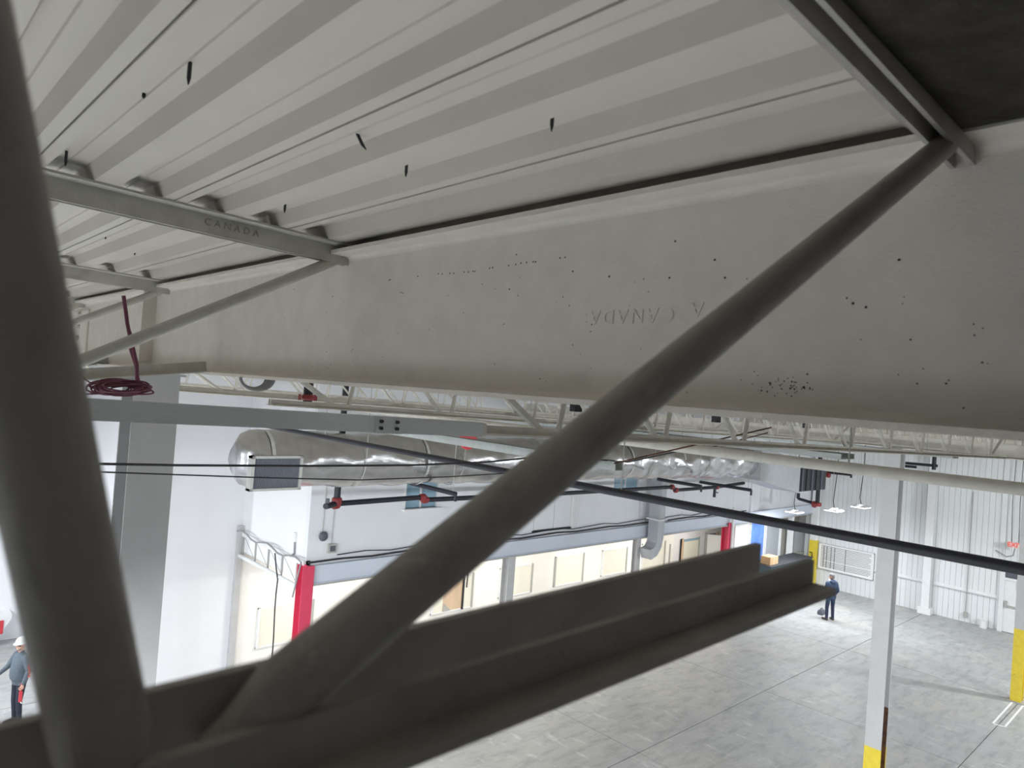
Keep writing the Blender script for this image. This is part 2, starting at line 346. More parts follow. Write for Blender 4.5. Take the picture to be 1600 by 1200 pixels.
# posts along the office front
def post(x, y, name, m1, label, width=.24, Y=YF-.06, ztop=None):
    a = onY(x, y, Y); zt = ztop or so+.0
    e = empty(name, (a.x, Y, 0), label, 'post')
    w2 = width/2
    MB().prism([(-w2,-w2),(w2,-w2),(w2,-w2+.02),(.012,-w2+.02),(.012,w2-.02),(w2,w2-.02),(w2,w2),(-w2,w2),(-w2,w2-.02),(-.012,w2-.02),(-.012,-w2+.02),(-w2,-w2+.02)], (a.x, Y, .02), (a.x, Y, zt), upv=(0, 1, 0)).build('shaft', m1, e)
    MB().box((a.x-w2-.06, Y-w2-.06, 0), (a.x+w2+.06, Y+w2+.06, .02)).build('base_plate', 'frame', e)
    return e, a
e, a = post(477, 900, 'office_post', 'redpost', 'near red steel post at the corner of the office', .27, ztop=so+.42)
post(795, 880, 'office_post', 'column', 'pale grey ground floor post in the middle of the office front', .26)
post(995, 850, 'office_post', 'column', 'slim pale grey post just left of the white downduct', .2)
e, a = post(1136, 830, 'office_post', 'redpost', 'far red post with a white pipe down its front', .30, ztop=so+.1)
MB().tube([(a.x+.05, YF-.26, 0), (a.x+.05, YF-.26, so+.7)], .055, 8).build('white_pipe', 'trimwhite', e, smooth=True)
# conduits lying on the fascia
for zz, r, x0, x1, lab in ((.47, .022, XC, 26.5, 'dark conduit bundle running along the top of the fascia'), (.56, .012, 8.2, 25.5, 'thin sagging wire above the fascia conduit')):
    pts = [(x0+(x1-x0)*k/24, YF-(.10 if r > .02 else .05)-.02*math.sin(k*1.7), so+zz+.02*math.sin(k*2.1)*(1 if r > .02 else 1.8)) for k in range(25)]
    MB().tube(pts, r, 6).build('conduit', 'cable', label=lab, cat='conduit', smooth=True)
# white downduct
a = onY(1027, 800, YF-.4); b = onY(1022, 850, YF-.4)
dd = empty('downduct', (a.x, YF-.4, b.z-.3), 'white square downduct bending under the fascia', 'duct')
pts = [(a.x, EYE-2.1), (a.x, b.z+.25), (a.x-.05, b.z+.0), (a.x-.22, b.z-.2), (a.x-.5, b.z-.28)]
rings = []
for i, (x, z) in enumerate(pts):
    t = [0, 0, .5, .95, 1.3][i]; c, s_ = math.cos(t), math.sin(t)
    rings.append([(x+sx*.17*c, YF-.4+sy*.2, z-sx*.17*s_) for sx, sy in ((-1,-1),(1,-1),(1,1),(-1,1))])
MB().loft(rings).build('duct_body', 'sheet', dd)
MB().box((a.x-.24, YF-.66, a.z-.25), (a.x+.24, YF-.14, a.z-.2)).build('flange', 'trimwhite', dd)
MB().tube([(a.x-.30, YF-.72, a.z-.22), (a.x-.3, YF-.72, EYE-1.4)], .015, 6).build('hanger_rod', 'frame', dd)

# truss beam from the red post back to the white wall
tx = XC+.02
tr = empty('truss_beam', (tx, 15.7, so), 'pale open truss beam between red post and white wall', 'truss')
zt, zb = EYE-4.02, EYE-4.5
MB().box((tx-.08, YF, zt), (tx+.08, YL, zt+.1)).build('top_chord', 'trimwhite', tr)
MB().tube([(tx-.1, YF+.1, zb), (tx-.1, YL, zb)], .05, 10).build('bottom_chord', 'trimwhite', tr, smooth=True)
for k in range(5):
    y = YF+.35+k*.72
    MB().bar((tx-.04, y, zb), (tx-.04, y, zt), .035, .035, upv=(0,1,0)).build('strut', 'frame', tr)
    MB().tube([(tx-.02, y, zb), (tx-.02, y+.72 if k < 4 else YL-.05, zt)], .012, 6).build('web_rod', 'frame', tr)
MB().box((tx-.16, YL-.14, 0), (tx-.02, YL-.002, zt+.25)).build('wall_post', 'column', tr)
pts = [(tx-.24, YL-.2-(YL-YF)*k/12, zt+.16+.06*math.sin(k*1.3)-.02*k*.1) for k in range(13)]
MB().tube(pts+[(tx-.3, YF-.05, zb-.15)], .02, 6).build('loose_cable', 'greycable', label='loose grey cable draped along the truss beam', cat='cable', smooth=True)
pts = [(tx-.15, 15.0+.03*math.sin(k), zb-.05-k*.32) for k in range(12)]
MB().tube([(tx-.12, 15.3, zt), (tx-.16, 15.1, zb+.2)]+pts, .016, 6).build('hanging_wire', 'cable', label='thin dark wire hanging from the truss beam', cat='wire', smooth=True)
# fittings on the end of the upper storey
for (x, y), nm, lab in (((503, 837), 'alarm_bell', 'round dark alarm bell on the upper office wall'), ((517, 856), 'junction_box', 'grey junction box under the alarm bell')):
    p = onY(x, y, YF)
    e = empty(nm, p, lab, 'fitting')
    if nm == 'alarm_bell':
        MB().tube([(p.x, YF, p.z), (p.x, YF-.05, p.z)], .09, 14).build('back_plate', 'frame', e, smooth=True); MB().ball((p.x, YF-.07, p.z), (.11, .06, .11)).build('gong', 'darkslat', e, smooth=True)
    else:
        MB().box((p.x-.1, YF-.08, p.z-.1), (p.x+.1, YF, p.z+.1)).build('box_body', 'frame', e); MB().box((p.x-.06, YF-.095, p.z-.06), (p.x+.06, YF-.08, p.z+.06)).build('cover', 'darkslat', e)
    MB().tube([(p.x, YF-.02, p.z+.08), (p.x+.02, YF-.02, EYE-1.5)], .008, 5).build('wire', 'frame', e)
p = onX(463, 839, XC)
e = empty('wall_socket', p, 'small conduit fitting on the bright end wall', 'fitting')
MB().box((XC-.06, p.y-.05, p.z-.1), (XC, p.y+.05, p.z+.1)).build('box_body', 'trimwhite', e)
MB().tube([(XC-.03, p.y, p.z-.1), (XC-.03, p.y-.02, p.z-.35), (XC-.03, p.y+.2, p.z-.5), (XC-.04, p.y+.6, p.z-.45)], .02, 6).build('conduit', 'greycable', e, smooth=True)

# ground floor doors at the far right end of the office front
def leaf(x0, x1, yt, yb, name, m1, label, Yp, extra=None):
    a = onY(x0, yt, Yp); b = onY(x1, yt, Yp)
    e = empty(name, ((a.x+b.x)/2, Yp, 0), label, 'door')
    z1 = min(so-.05, max(a.z, b.z))
    MB().box((a.x+.03, Yp, 0.01), (b.x-.03, Yp+.06, z1)).build('leaf', m1, e)
    for X in (a.x, b.x-.05): MB().box((X, Yp-.03, 0), (X+.05, Yp+.1, z1+.03)).build('jamb', 'trimwhite', e)
    return e, a.x, b.x, z1
leaf(1149, 1172, 815, 860, 'roll_door', 'trimwhite', 'pale grey shutter beside the far red post', YF+.3)
leaf(1173, 1195.5, 815, 860, 'blue_door', 'bluedoor', 'glossy blue door between pale shutter and grey panel', YF+.3)
leaf(1197, 1219, 818, 860, 'grey_door', 'greydoor', 'flat mid grey panel door right of the blue door', YF+.3)
e, a_, b_, z1 = leaf(1220, 1231, 822, 860, 'narrow_door', 'olivedoor', 'narrow olive door strip left of the white mullion', YF+.3)
e, a_, b_, z1 = leaf(1236, 1263, 825, 870, 'glazed_door', 'olivedoor', 'dark olive door with a glazed upper half by the yellow post', YF+.3)
MB().box((a_+.35, YF+.28, 1.45), (b_-.35, YF+.3, z1-.2)).build('pane', 'greydoor', e)
MB().box((a_+.1, YF+.27, 1.3), (b_-.1, YF+.3, 1.42)).build('mid_rail', 'frame', e)
a = onY(1233, 860, YF+.1); MB().box((a.x-.1, YF+.0, 0), (a.x+.1, YF+.2, so)).build('mullion', 'trimwhite', label='white mullion between the olive doors', cat='mullion')
MB().box((26.2, YF+.62, 0), (XW-.05, YF+.7, so)).build('wall_partition', 'olivedoor', label='dark wall behind the ground floor doors', cat='wall', kind='structure')
# cardboard box on a dark cabinet in front of the doors
p = onY(1199, 880, YF-.9)
cb = empty('cabinet', (p.x+.5, YF-.9, 0), 'low dark teal cabinet under the cardboard box', 'cabinet')
MB().box((p.x-.5, YF-1.3, .05), (p.x+3.2, YF-.5, p.z-.02)).build('body', 'teal', cb); MB().box((p.x-.55, YF-1.35, p.z-.02), (p.x+3.25, YF-.45, p.z)).build('top', 'dark', cb)
MB().box((p.x-.5, YF-1.25, 0), (p.x+3.2, YF-.55, .05)).build('plinth', 'dark', cb)
bx = empty('cardboard_box', (p.x, YF-.9, p.z), 'brown cardboard box lying by the blue door', 'box')
MB().box((p.x-.28, YF-1.15, p.z), (p.x+.38, YF-.75, p.z+.3)).build('carton', 'cardboard', bx); MB().box((p.x-.02, YF-1.155, p.z), (p.x+.05, YF-.745, p.z+.305)).build('tape', 'wood', bx)

# ------------------------------------------------------------------ corrugated roof deck
cl = MB().add([(XMIN, YMIN, zr(XMIN)+.075), (XW, YMIN, zr(XW)+.075), (XW, YB, zr(XW)+.075), (XMIN, YB, zr(XMIN)+.075)], [(0,1,2,3)])
cl.add([(XMIN, YMIN, zr(XMIN)+.12), (XW, YMIN, zr(XW)+.12), (XW, YB, zr(XW)+.12), (XMIN, YB, zr(XMIN)+.12)], [(3,2,1,0)])
cl = cl.build('ceiling', 'dark', label='roof of off white corrugated steel decking', cat='ceiling', kind='structure')
h = .044
prof = [(.0018,.012),(.0018,-.003),(.006,0),(.036,0),(.054,h),(.096,h),(.099,h-.004),(.102,h),(.146,h),(.166,0),(.236,0),(.254,h),(.296,h),(.299,h-.004),(.302,h),(.346,h),(.366,0),(.3985,0),(.3985,.012)]
SX = .750
first = None
k0 = int((XMIN-SX)/.4)
for k in range(k0, int((XW-SX)/.4)):
    X = SX+.4*k
    if first is None:
        mb = MB(); n = len(prof)
        vs = [(X+a, y, zr(X)+b-.02*a) for y in (YMIN, YB) for a, b in prof]
        mb.add(vs, [(i, i+1, n+i+1, n+i) for i in range(n-1)])
        first = mb.build('deck_sheet', 'deck', cl); fX = X
    else: share(first, 'deck_sheet', cl, wloc(first)+Vector((X-fX, 0, zr(X)-zr(fX))))
# roofing screws poking through
for i, (x, y, L_, dx) in enumerate(((297,97,.045,0),(225,146,.012,0),(104,236,.045,0),(557,209,.03,.03),(864,172,.045,0),(636,250,.045,0),(446,314,.04,0),(757,96,.02,0),(165,370,.012,0),(211,390,.03,0))):
    d = ray(x, y); t = (.56+h)/d.z
    for _ in range(3): X = d.x*t; t = (zr(X)+h-EYE)/d.z
    p = d*t; p.z += EYE
    MB().tube([p+Vector((0,0,.004)), p-Vector((0,0,L_*.7))+Vector((dx*.6,0,0)), p-Vector((0,0,L_))+Vector((dx,0,0))], [.0042,.0042,.0012], 6).build('roof_screw', 'screw', cl)

# ------------------------------------------------------------------ girders
def w_beam(name, X, Y0, Y1, zb, zt, bf, tf, tw, m1, label, parent=None, fillet=.018):
    e = empty(name, (X, (Y0+Y1)/2, zb), label, 'beam')
    f = fillet
    MB().prism([(-tw/2, tf-.0), (tw/2, tf), (tw/2, zt-zb-tf), (-tw/2, zt-zb-tf)], (X, Y0, zb), (X, Y1, zb)).build('web', m1, e)
    MB().box((X-bf/2, Y0, zb), (X+bf/2, Y1, zb+tf)).build('bottom_flange', m1, e); MB().box((X-bf/2, Y0, zt-tf), (X+bf/2, Y1, zt)).build('top_flange', m1, e)
    if f:
        for s_, za, dz in ((-1, zb+tf, 1), (1, zb+tf, 1), (-1, zt-tf, -1), (1, zt-tf, -1)):
            prof_ = [(X+s_*tw/2*.9, za)]+[(X+s_*(tw/2+f*(1-math.sin(a))), za+dz*f*(1-math.cos(a))) for a in (0, .4, .8, 1.2, 1.57)]
            MB().loft([[(x_, y_, z_) for x_, z_ in prof_] for y_ in (Y0, Y1)]).build('fillet', m1, e, smooth=True)
    return e
zb, zt = EYE-.013, EYE+.520
g1 = w_beam('steel_girder', GX, YMIN+.02, YL+3, zb, zt, .178, .0145, .011, 'girder', 'large off white steel girder crossing the upper picture')
# stiffeners and bolted splice
for Y in (4.99,): MB().box((GX-.084, Y-.006, zb+.015), (GX-.0055, Y+.006, zt-.015)).build('stiffener', 'girder', g1)
p0 = onX(118, 488, GX); p1 = onX(137, 552, GX)
sp = MB().box((GX-.02, p1.y, p1.z), (GX-.0055, p0.y+.02, p0.z)).build('splice_plate', 'girder', g1)
for k in range(4):
    c = Vector((GX-.02, (p0.y+p1.y)/2, p1.z+.03+(p0.z-p1.z-.06)*k/3))
    MB().tube([c, c-Vector((.02, 0, 0))], .024, 6).build('bolt', 'bolt', sp)
# rolled maker's lettering, mirrored by standing upside down
xa, ya = Vector((0, 1, 0)), Vector((0, 0, -1))
p = onX(985, 493, GX-.0055)
text_mesh('CANADA', .052, .0012, 'rolled_lettering', 'girder', frame_mat(p, (0, 1, 0), (0, 0, 1)) @ Matrix.Scale(-1, 4, (1, 0, 0)) @ Matrix.Identity(4), g1, spacing=1.35) if False else None
def raised(body, p, size, xa, ya, parent, spacing, mt): return text_mesh(body, size, .0022, 'rolled_lettering', mt, frame_mat(p, xa, ya), parent, spacing)
raised('CANADA', p, .052, (0, 1, 0), (0, 0, -1), g1, 1.35, 'girder')
raised('A', onX(1090, 483, GX-.0055), .052, (0, 1, 0), (0, 0, -1), g1, 1.35, 'girder')
pit = MB()
pits = [(653,432),(685,428),(691,428),(703,427),(709,427),(725,425),(732,425),(739,424),(742,424),(765,419),(770,418),(795,415),(806,413),(814,411),(823,410),(833,409),(837,409),(875,403),(883,402),(807,398),(796,452),(627,457),(630,458),(1055,377),(1046,434),(1133,434),(1333,474),(1117,406),(1405,406),(1353,480),(895,424),(952,432),(610,437),(608,438),(460,452),(520,463)]
pits += [(random.gauss(1228, 26), random.gauss(603, 9)) for _ in range(45)]+[(random.gauss(502, 10), random.gauss(575, 14)) for _ in range(16)]+[(random.uniform(700, 1560), random.uniform(430, 640)) for _ in range(60)]+[(random.uniform(360, 700), random.uniform(470, 570)) for _ in range(24)]
for i, (x, y) in enumerate(pits):
    p = onX(x, y, GX-.0055); r = .0028 if i < 36 else random.uniform(.0010, .0022)
    if EYE+.03 < p.z < EYE+.48: pit.add([(GX-.0060, p.y+r*math.cos(t)*random.uniform(.8, 1.3), p.z+r*math.sin(t)) for t in [k*math.pi/3 for k in range(6)]]+[(GX-.0052, p.y+r*math.cos(t), p.z+r*math.sin(t)) for t in [k*math.pi/3 for k in range(6)]], [(5,4,3,2,1,0)]+[(k, (k+1) % 6, 6+(k+1) % 6, 6+k) for k in range(6)])
pit.build('rust_pits', 'dark', g1, kind='stuff')
# tie beam over the column row further in, and the one after it
w_beam('tie_beam', 13.4, YMIN+.05, YF-.4, EYE-.43, EYE-.20, .2, .014, .01, 'joist', 'pale tie beam on top of the thin column, under the lattice', fillet=0)
w_beam('far_girder', 13.4, YMIN+.05, YF-.4, EYE-.19, EYE+.27, .2, .016, .01, 'girder', 'second roof girder above the tie beam', fillet=0) if False else None
w_beam('far_girder', 24.95, YMIN+.05, YF-.4, EYE-.45, EYE+.02, .2, .016, .01, 'girder', 'farthest roof girder near the siding wall', fillet=0)

# ------------------------------------------------------------------ open web joists
def joist_parts(e, X0, X1, Y, panels, wr_, m1, bot=None, zb_=-.185, short=None, nseg=10, LB=.045, bs=-.02, bx=1.45):
    """panels: list of (bottom x, top x before, top x after) in running order; web rods between"""
    L_ = .066; t = .008
    def sl(X): return -.02*(X-1.45)
    ztp = lambda X: zr(X)
    for s_ in (-1, 1):
        MB().prism([(s_*.012, 0), (s_*(.012+L_), 0), (s_*(.012+L_), -t), (s_*(.012+t), -t), (s_*(.012+t), -.074), (s_*.012, -.074)], (X0, Y, ztp(X0)), (X1, Y, ztp(X1))).build('top_chord_angle', m1, e)
    if bot:
        for s_, (a, b), dz in ((1, bot[0], 0), (-1, bot[1], bot[2])):
            # sweeping along +X the profile's positive side is -Y, the camera's side
            LV = short if short and s_ > 0 else LB; LH = .036 if short and s_ > 0 else LB
            MB().prism([(s_*.012, dz), (s_*(.012+LH), dz), (s_*(.012+LH), dz+t), (s_*(.012+t), dz+t), (s_*(.012+t), dz+LV), (s_*.012, dz+LV)], (a, Y, EYE+zb_+bs*(a-bx)), (b, Y, EYE+zb_+bs*(b-bx))).build('bottom_chord_angle', m1, e)
    for (xb, zb2, xt, zt2, r) in panels:
        a = Vector((xb, Y, EYE+zb2+sl(xb))); b = Vector((xt, Y, zr(xt)+zt2))
        n_ = min((.045 if abs(b.x-a.x) > .6 else .04)/max(.1, (b-a).length), .3)      # crimped ends between the chord angles
        MB().tube([a, a.lerp(b, n_*.35), a.lerp(b, n_), a.lerp(b, 1-n_*.6), b], [r*.5, r*.58, r, r, r*.62], nseg).build('web_rod', m1, e, smooth=True)
def near_joist(Y, label, m1, bot, webs):
    e = empty('roof_joist', (.5, Y, EYE-.26), label, 'joist', 'roof joists on the near side of the girder')
    joist_parts(e, -2.35, 1.52, Y, webs, None, m1, bot, zb_=-.220, short=.036 if Y < 1 else None, nseg=18 if Y < 1 else 12, LB=.058 if Y < 1 else .066, bs=.026 if Y < 1 else -.02, bx=.5)
    MB().box((GX-.085, Y-.05, EYE+.520), (GX+.05, Y+.05, zr(GX)-.073)).build('bearing_seat', m1, e) if zr(GX)-.073 > EYE+.521 else None
    return e
def webs(fg=False):
    W = [(.157, -.232, (1.40 if fg else 1.45), -.030, .0205), (-.83, -.2, -.09, -.03, .0172), (-.93, -.2, -1.05, -.03, .0172)]
    a = onY(146, 1090, .385); b = onY(0, 385, .385); sx = (b.x-a.x)/(b.z-a.z)     # the post read off the photograph
    W.append((a.x+sx*(EYE-.225-a.z), -.252, a.x+sx*(zr(0)-.03-a.z), -.03, .0222) if fg else (.100, -.25, -.028, -.03, .0172))
    return W
YJ = [.385+2.18*k for k in range(0, 8)]
near_joist(YJ[0], 'dark blurred roof joist right in front of the camera', 'shadejoist', ((-2.3, .875), (-2.3, .80), .0), webs(True))
j1 = near_joist(YJ[1], 'roof joist stamped with lettering, first beyond the blurred one', 'joist', None, webs())
near_joist(YJ[2], 'roof joist over the big column at the left', 'joist', ((-2.3, .6), (-2.3, .5), .0), webs())
near_joist(YJ[3], 'roof joist behind the wine red cable at the left', 'joist', ((-2.3, .6), (-2.3, .5), .0), webs())
p = onY(363, 356, YJ[1]-.0205)
raised('CANADA', p, .036, (1, 0, -.02), (.02, 0, 1), j1, 1.5, 'lettering')
ordinal = ['first', 'second', 'third', 'fourth', 'fifth', 'sixth', 'seventh', 'eighth']
def far_joist(X0, X1, Y, first_b, step, nn, label, group):
    e = empty('lattice_joist', ((X0+X1)/2, Y, EYE-.2), label, 'joist', group)
    W = [(first_b, -.18, X0+.05, -.04, .020)]
    for k in range(nn):
        b = first_b+.08+k*step
        W.append((b, -.18, b+.13, -.05, .016))
        if k < nn-1: W.append((b+step-.08, -.18, b+.2, -.05, .018))
    W.append((first_b+(nn-1)*step+.08, -.18, X1-.05, -.04, .02))
    joist_parts(e, X0, X1, Y, W, None, 'joist', ((X0+.66, X1-.66), (X0+.66, X1-.66), 0), zb_=-.185, nseg=8)
    return e
pb = far_joist(1.5, 13.3, YJ[1], 2.7, 1.0, 10, 'white lattice joist whose bottom chord follows the bolted channel', 'lattice joists beyond the girder')
for k, Y in enumerate(YJ[2:6]):
    c = copy_tree(pb, None, (0, Y-YJ[1], 0))
    c['label'] = ['white lattice joist beyond the girder, next row behind the channel', 'white lattice joist beyond the girder, two rows behind the channel', 'white lattice joist beyond the girder, three rows behind the channel', 'white lattice joist beyond the girder, last row before the office front'][k]
pc = far_joist(13.5, 24.85, YJ[0]+.2, 14.7, 1.0, 10, 'x', 'lattice joists past the thin column')
for k in range(6):
    c = pc if k == 0 else copy_tree(pc, None, (0, 2.18*k, 0))
    c['label'] = 'lattice joist past the thin column, %s row counted from the right' % ordinal[k]
pd = far_joist(25.05, 32.9, YJ[0]+.2, 26.2, 1.0, 6, 'x', 'lattice joists at the siding wall')
for k in range(6):
    c = pd if k == 0 else copy_tree(pd, None, (0, 2.18*k, 0))
    c['label'] = 'distant lattice joist by the siding wall, %s row counted from the right' % ordinal[k]

# grey bolted channel under the first joist
def zl(px_, py_): return onY(px_, py_, YJ[1]-.04)
ch = empty('tie_channel', (1, YJ[1]-.04, EYE-.2), 'long blue grey steel channel with a bolted splice plate', 'channel')
za = lambda X: EYE-.142-.02*(X-.54)*.95
cprof = [(-.03,-.034),(-.03,.034),(.02,.034),(.02,.027),(-.022,.022),(-.022,-.022),(.02,-.027),(.02,-.034)]
cprof = [(-a, b) for a, b in cprof]
for a, b in ((-2.35, 1.635), (1.645, 2.17)):
    MB().prism(cprof, (a, YJ[1]-.06, za(a)), (b, YJ[1]-.06, za(b))).build('channel_length', 'tie', ch)
a, b = 1.585, 1.715
spl = MB().prism([(-.006,-.036),(.006,-.036),(.006,.032),(-.006,.032)], (a, YJ[1]-.088, za(a)), (b, YJ[1]-.088, za(b))).build('splice_plate', 'tie', ch)
for dx in (.022, .1):
    for dz in (-.014, .014):
        c = Vector((a+dx, YJ[1]-.094, za(a+dx)+dz)); MB().tube([c, c-Vector((0, .012, 0))], .008, 6).build('bolt', 'screw', spl)
MB().box((2.175, YJ[1]-.08, za(2.17)-.03), (2.20, YJ[1]-.03, za(2.17)+.03)).build('end_clip', 'joist', ch)

# flange braces ending on the girder
for (x1, y1, x0, y0, Y, lab, mt) in ((322, 573, 111, 586, 3.85, 'beige flange brace bar ending under the girder at the left', 'joist'), (172, 562, 111, 568, 6.05, 'short dark flange brace above the beige one', 'frame')):
    b = onY(x1, y1, Y); a = onY(x0, y0, Y); a2 = a+(a-b)*1.2
    MB().prism([(-.004,-.028),(.05,-.028),(.05,-.022),(.004,-.022),(.004,.028),(-.004,.028)], a2, b).build('flange_brace', mt, label=lab, cat='brace')

# ------------------------------------------------------------------ columns
def col(X, Y, wd, dp, m1, label, axis, ztop, rust=False):
    e = empty('steel_column', (X, Y, 0), label, 'column')
    def prof_(g=0):
        a, b, t, wv = wd/2+g, dp/2+g, .018+g, .008+g
        return [(-a,-b),(a,-b),(a,-b+t),(wv,-b+t),(wv,b-t),(a,b-t),(a,b),(-a,b),(-a,b-t),(-wv,b-t),(-wv,-b+t),(-a,-b+t)]
    uv = (0, 1, 0) if axis == 'Y' else (1, 0, 0)
    MB().prism(prof_(), (X, Y, 2.08), (X, Y, ztop), upv=uv).build('shaft', m1, e)
    MB().prism(prof_(.0015), (X, Y, .03), (X, Y, 2.08), upv=uv).build('yellow_base', 'yellow', e)
    MB().box((X-wd*.8, Y-dp*.8, 0), (X+wd*.8, Y+dp*.8, .03)).build('base_plate', 'frame', e)
    MB().box((X-wd*.6, Y-dp*.6, ztop), (X+wd*.6, Y+dp*.6, ztop+.015)).build('cap_plate', m1, e)
    if rust: MB().box((X+dp/2-.024, Y-wd/2+.004, .9), (X+dp/2-.0165, Y-.02, 2.75)).build('rust_patch', 'rust', e)
    return e
col(GX, 4.97, .27, .27, 'column', 'big grey column carrying the girder at the left', 'Y', zb-.03)
c2 = col(13.4, 4.33, .27, .27, 'column', 'tall thin grey column with rust and yellow foot at the right', 'X', EYE-.45, rust=True)
col(24.95, 4.42, .27, .27, 'column', 'grey column with yellow foot cut by the right picture edge', 'X', EYE-.47)
e = empty('corner_column', (32.75, 13.75, 0), 'white corner column with yellow foot beside the grid board', 'column')
MB().box((32.62, 13.62, 2.08), (32.9, 13.9, ZTOP-.8)).build('shaft', 'trimwhite', e); MB().box((32.61, 13.61, 0), (32.9, 13.9, 2.08)).build('yellow_base', 'yellow', e)
p = onX(1266, 868, 32.6)
MB().tube([p+Vector((0, .05, .15)), p+Vector((0, -.06, .16)), p+Vector((0, -.09, .0)), p+Vector((0, .02, -.1)), p+Vector((0, .05, -.4)), p+Vector((0, .1, -.55))], .022, 6).build('hanging_hook', 'dark', e, smooth=True)

# ------------------------------------------------------------------ siding wall fittings
for (pxy, lab, wd) in (((1445, 957), 'white wall column standing against the siding, middle of the wall', .30), ):
    p = onX(*pxy, XW-.25)
    e = empty('wall_column', (XW-.15, p.y, 0), lab, 'column')
    MB().prism([(-.15,-.15),(.15,-.15),(.15,-.13),(.01,-.13),(.01,.13),(.15,.13),(.15,.15),(-.15,.15),(-.15,.13),(-.01,.13),(-.01,-.13),(-.15,-.13)], (XW-.2, p.y, .25), (XW-.2, p.y, ZTOP-.8), upv=(1, 0, 0)).build('shaft', 'trimwhite', e)
    MB().box((XW-.42, p.y-.24, 0), (XW-.03, p.y+.24, .27)).build('concrete_foot', 'boardwhite', e)
    YWC = p.y
for a, b, lab in ((YWC+.16, 13.3, 'white horizontal girt on the siding left of the wall column'), (6.6, YWC-.16, 'white horizontal girt on the siding between wall column and door')):
    MB().prism([(-.06,-.06),(.06,-.06),(.06,.06),(.05,.06),(.05,-.05),(-.06,-.05)], (XW-.07, a, EYE-6.42), (XW-.07, b, EYE-6.42)).build('wall_girt', 'trimwhite', label=lab, cat='girt')
# grid board
z0, z1 = EYE-6.87, EYE-5.72; y0, y1 = 11.17, 13.56
gb = empty('grid_board', (XW-.12, (y0+y1)/2, z0), 'white notice board ruled with black lines on the siding', 'board')
MB().box((XW-.10, y0, z0), (XW-.06, y1, z1)).build('panel', 'boardwhite', gb)
f = MB(); f.box((XW-.125, y0, z0), (XW-.05, y1, z0+.03)); f.box((XW-.125, y0, z1-.03), (XW-.05, y1, z1)); f.box((XW-.125, y0, z0), (XW-.05, y0+.03, z1)); f.box((XW-.125, y1-.03, z0), (XW-.05, y1, z1)); f.build('frame', 'trimwhite', gb)
for k in range(15):
    z = z1-.11-k*.066; e_ = y0+.12+(.08 if k % 4 == 2 else 0)
    MB().box((XW-.104, e_, z), (XW-.099, y1-.1, z+.016)).build('ruled_line', 'ink', gb)
for fr in (.10, .155, .235, .30, .50):
    y = y1-fr*(y1-y0); MB().box((XW-.105, y, z0+.08), (XW-.1, y+.022, z1-.09)).build('ruled_line', 'ink', gb)
MB().box((XW-.06, y0+.3, z0+.2), (XW, y0+.5, z1-.2)).build('bracket', 'frame', gb)
# exit sign on wires
p0 = onX(1578, 846, XW-.35); p1 = onX(1594, 858, XW-.35)
ex = empty('exit_sign', (XW-.35, (p0.y+p1.y)/2, p1.z), 'red lettered EXIT sign hanging on two wires', 'sign')
MB().box((XW-.38, p1.y, p1.z), (XW-.32, p0.y, p0.z)).build('sign_box', 'signface', ex)
text_mesh('EXIT', .23, .004, 'lettering', 'exitred', frame_mat(Vector((XW-.384, (p0.y+p1.y)/2, (p0.z+p1.z)/2)), (0, -1, 0), (0, 0, 1)), ex, 1.0, .008)
for y in (p0.y-.05, p1.y+.05): MB().tube([(XW-.35, y, p0.z), (XW-.35, y+.04, p0.z+1.5), (XW-.35, y, zr(XW)-.1)], .012, 5).build('wire', 'cable', ex)
MB().tube([(XW-.35, (p0.y+p1.y)/2, p1.z), (XW-.3, (p0.y+p1.y)/2+.05, p1.z-.3), (XW-.1, (p0.y+p1.y)/2+.3, p1.z-.42), (XW-.04, p0.y+.5, p1.z-.25)], .02, 6).build('cord', 'greycable', ex, smooth=True)
# door with transom
dy1 = 6.43; dy0 = 5.45; dzt = EYE-5.70
dr = empty('door_2', (XW-.05, 5.94, 0), 'white exit door with push bar under a dark transom', 'door', kind='structure')
for zz0, zz1 in ((.02, dzt/2), (dzt/2+.01, dzt)): MB().box((XW-.07, dy0, zz0), (XW-.03, dy1, zz1)).build('door_leaf', 'trimwhite', dr)
MB().box((XW-.12, dy1, 0), (XW, dy1+.16, dzt+.62)).build('door_frame', 'siding', dr); MB().box((XW-.12, dy0-.16, 0), (XW, dy0, dzt+.62)).build('door_frame', 'siding', dr)
MB().box((XW-.12, dy0, dzt), (XW, dy1, dzt+.09)).build('door_frame', 'trimwhite', dr)
MB().box((XW-.06, dy0, dzt+.1), (XW-.04, dy1, dzt+.5)).build('transom_pane', 'darkslat', dr)
MB().box((XW-.13, dy0+.05, .98), (XW-.07, dy1-.03, 1.04)).build('push_bar', 'frame', dr); MB().box((XW-.15, dy1-.12, .95), (XW-.07, dy1-.03, 1.2)).build('door_handle', 'frame', dr)
MB().tube([(XW-.1, dy0+.55, dzt), (XW-.14, dy0+.5, dzt-.2), (XW-.14, dy0+.3, dzt-.38), (XW-.1, dy0+.1, dzt-.42)], .03, 6).build('door_closer', 'frame', dr, smooth=True)
# conduit on the siding
p = onX(1517, 830, XW-.06); q = onX(1514, 960, XW-.06)
cv = empty('wall_conduit', (XW-.06, p.y, q.z), 'thin dark conduit running down the siding to a socket', 'conduit')
MB().tube([(XW-.06, p.y, EYE-2.5), (XW-.06, p.y, q.z)], .016, 6).build('pipe', 'frame', cv, smooth=True); MB().box((XW-.12, p.y-.07, q.z-.15), (XW-.04, p.y+.07, q.z+.05)).build('socket', 'frame', cv)
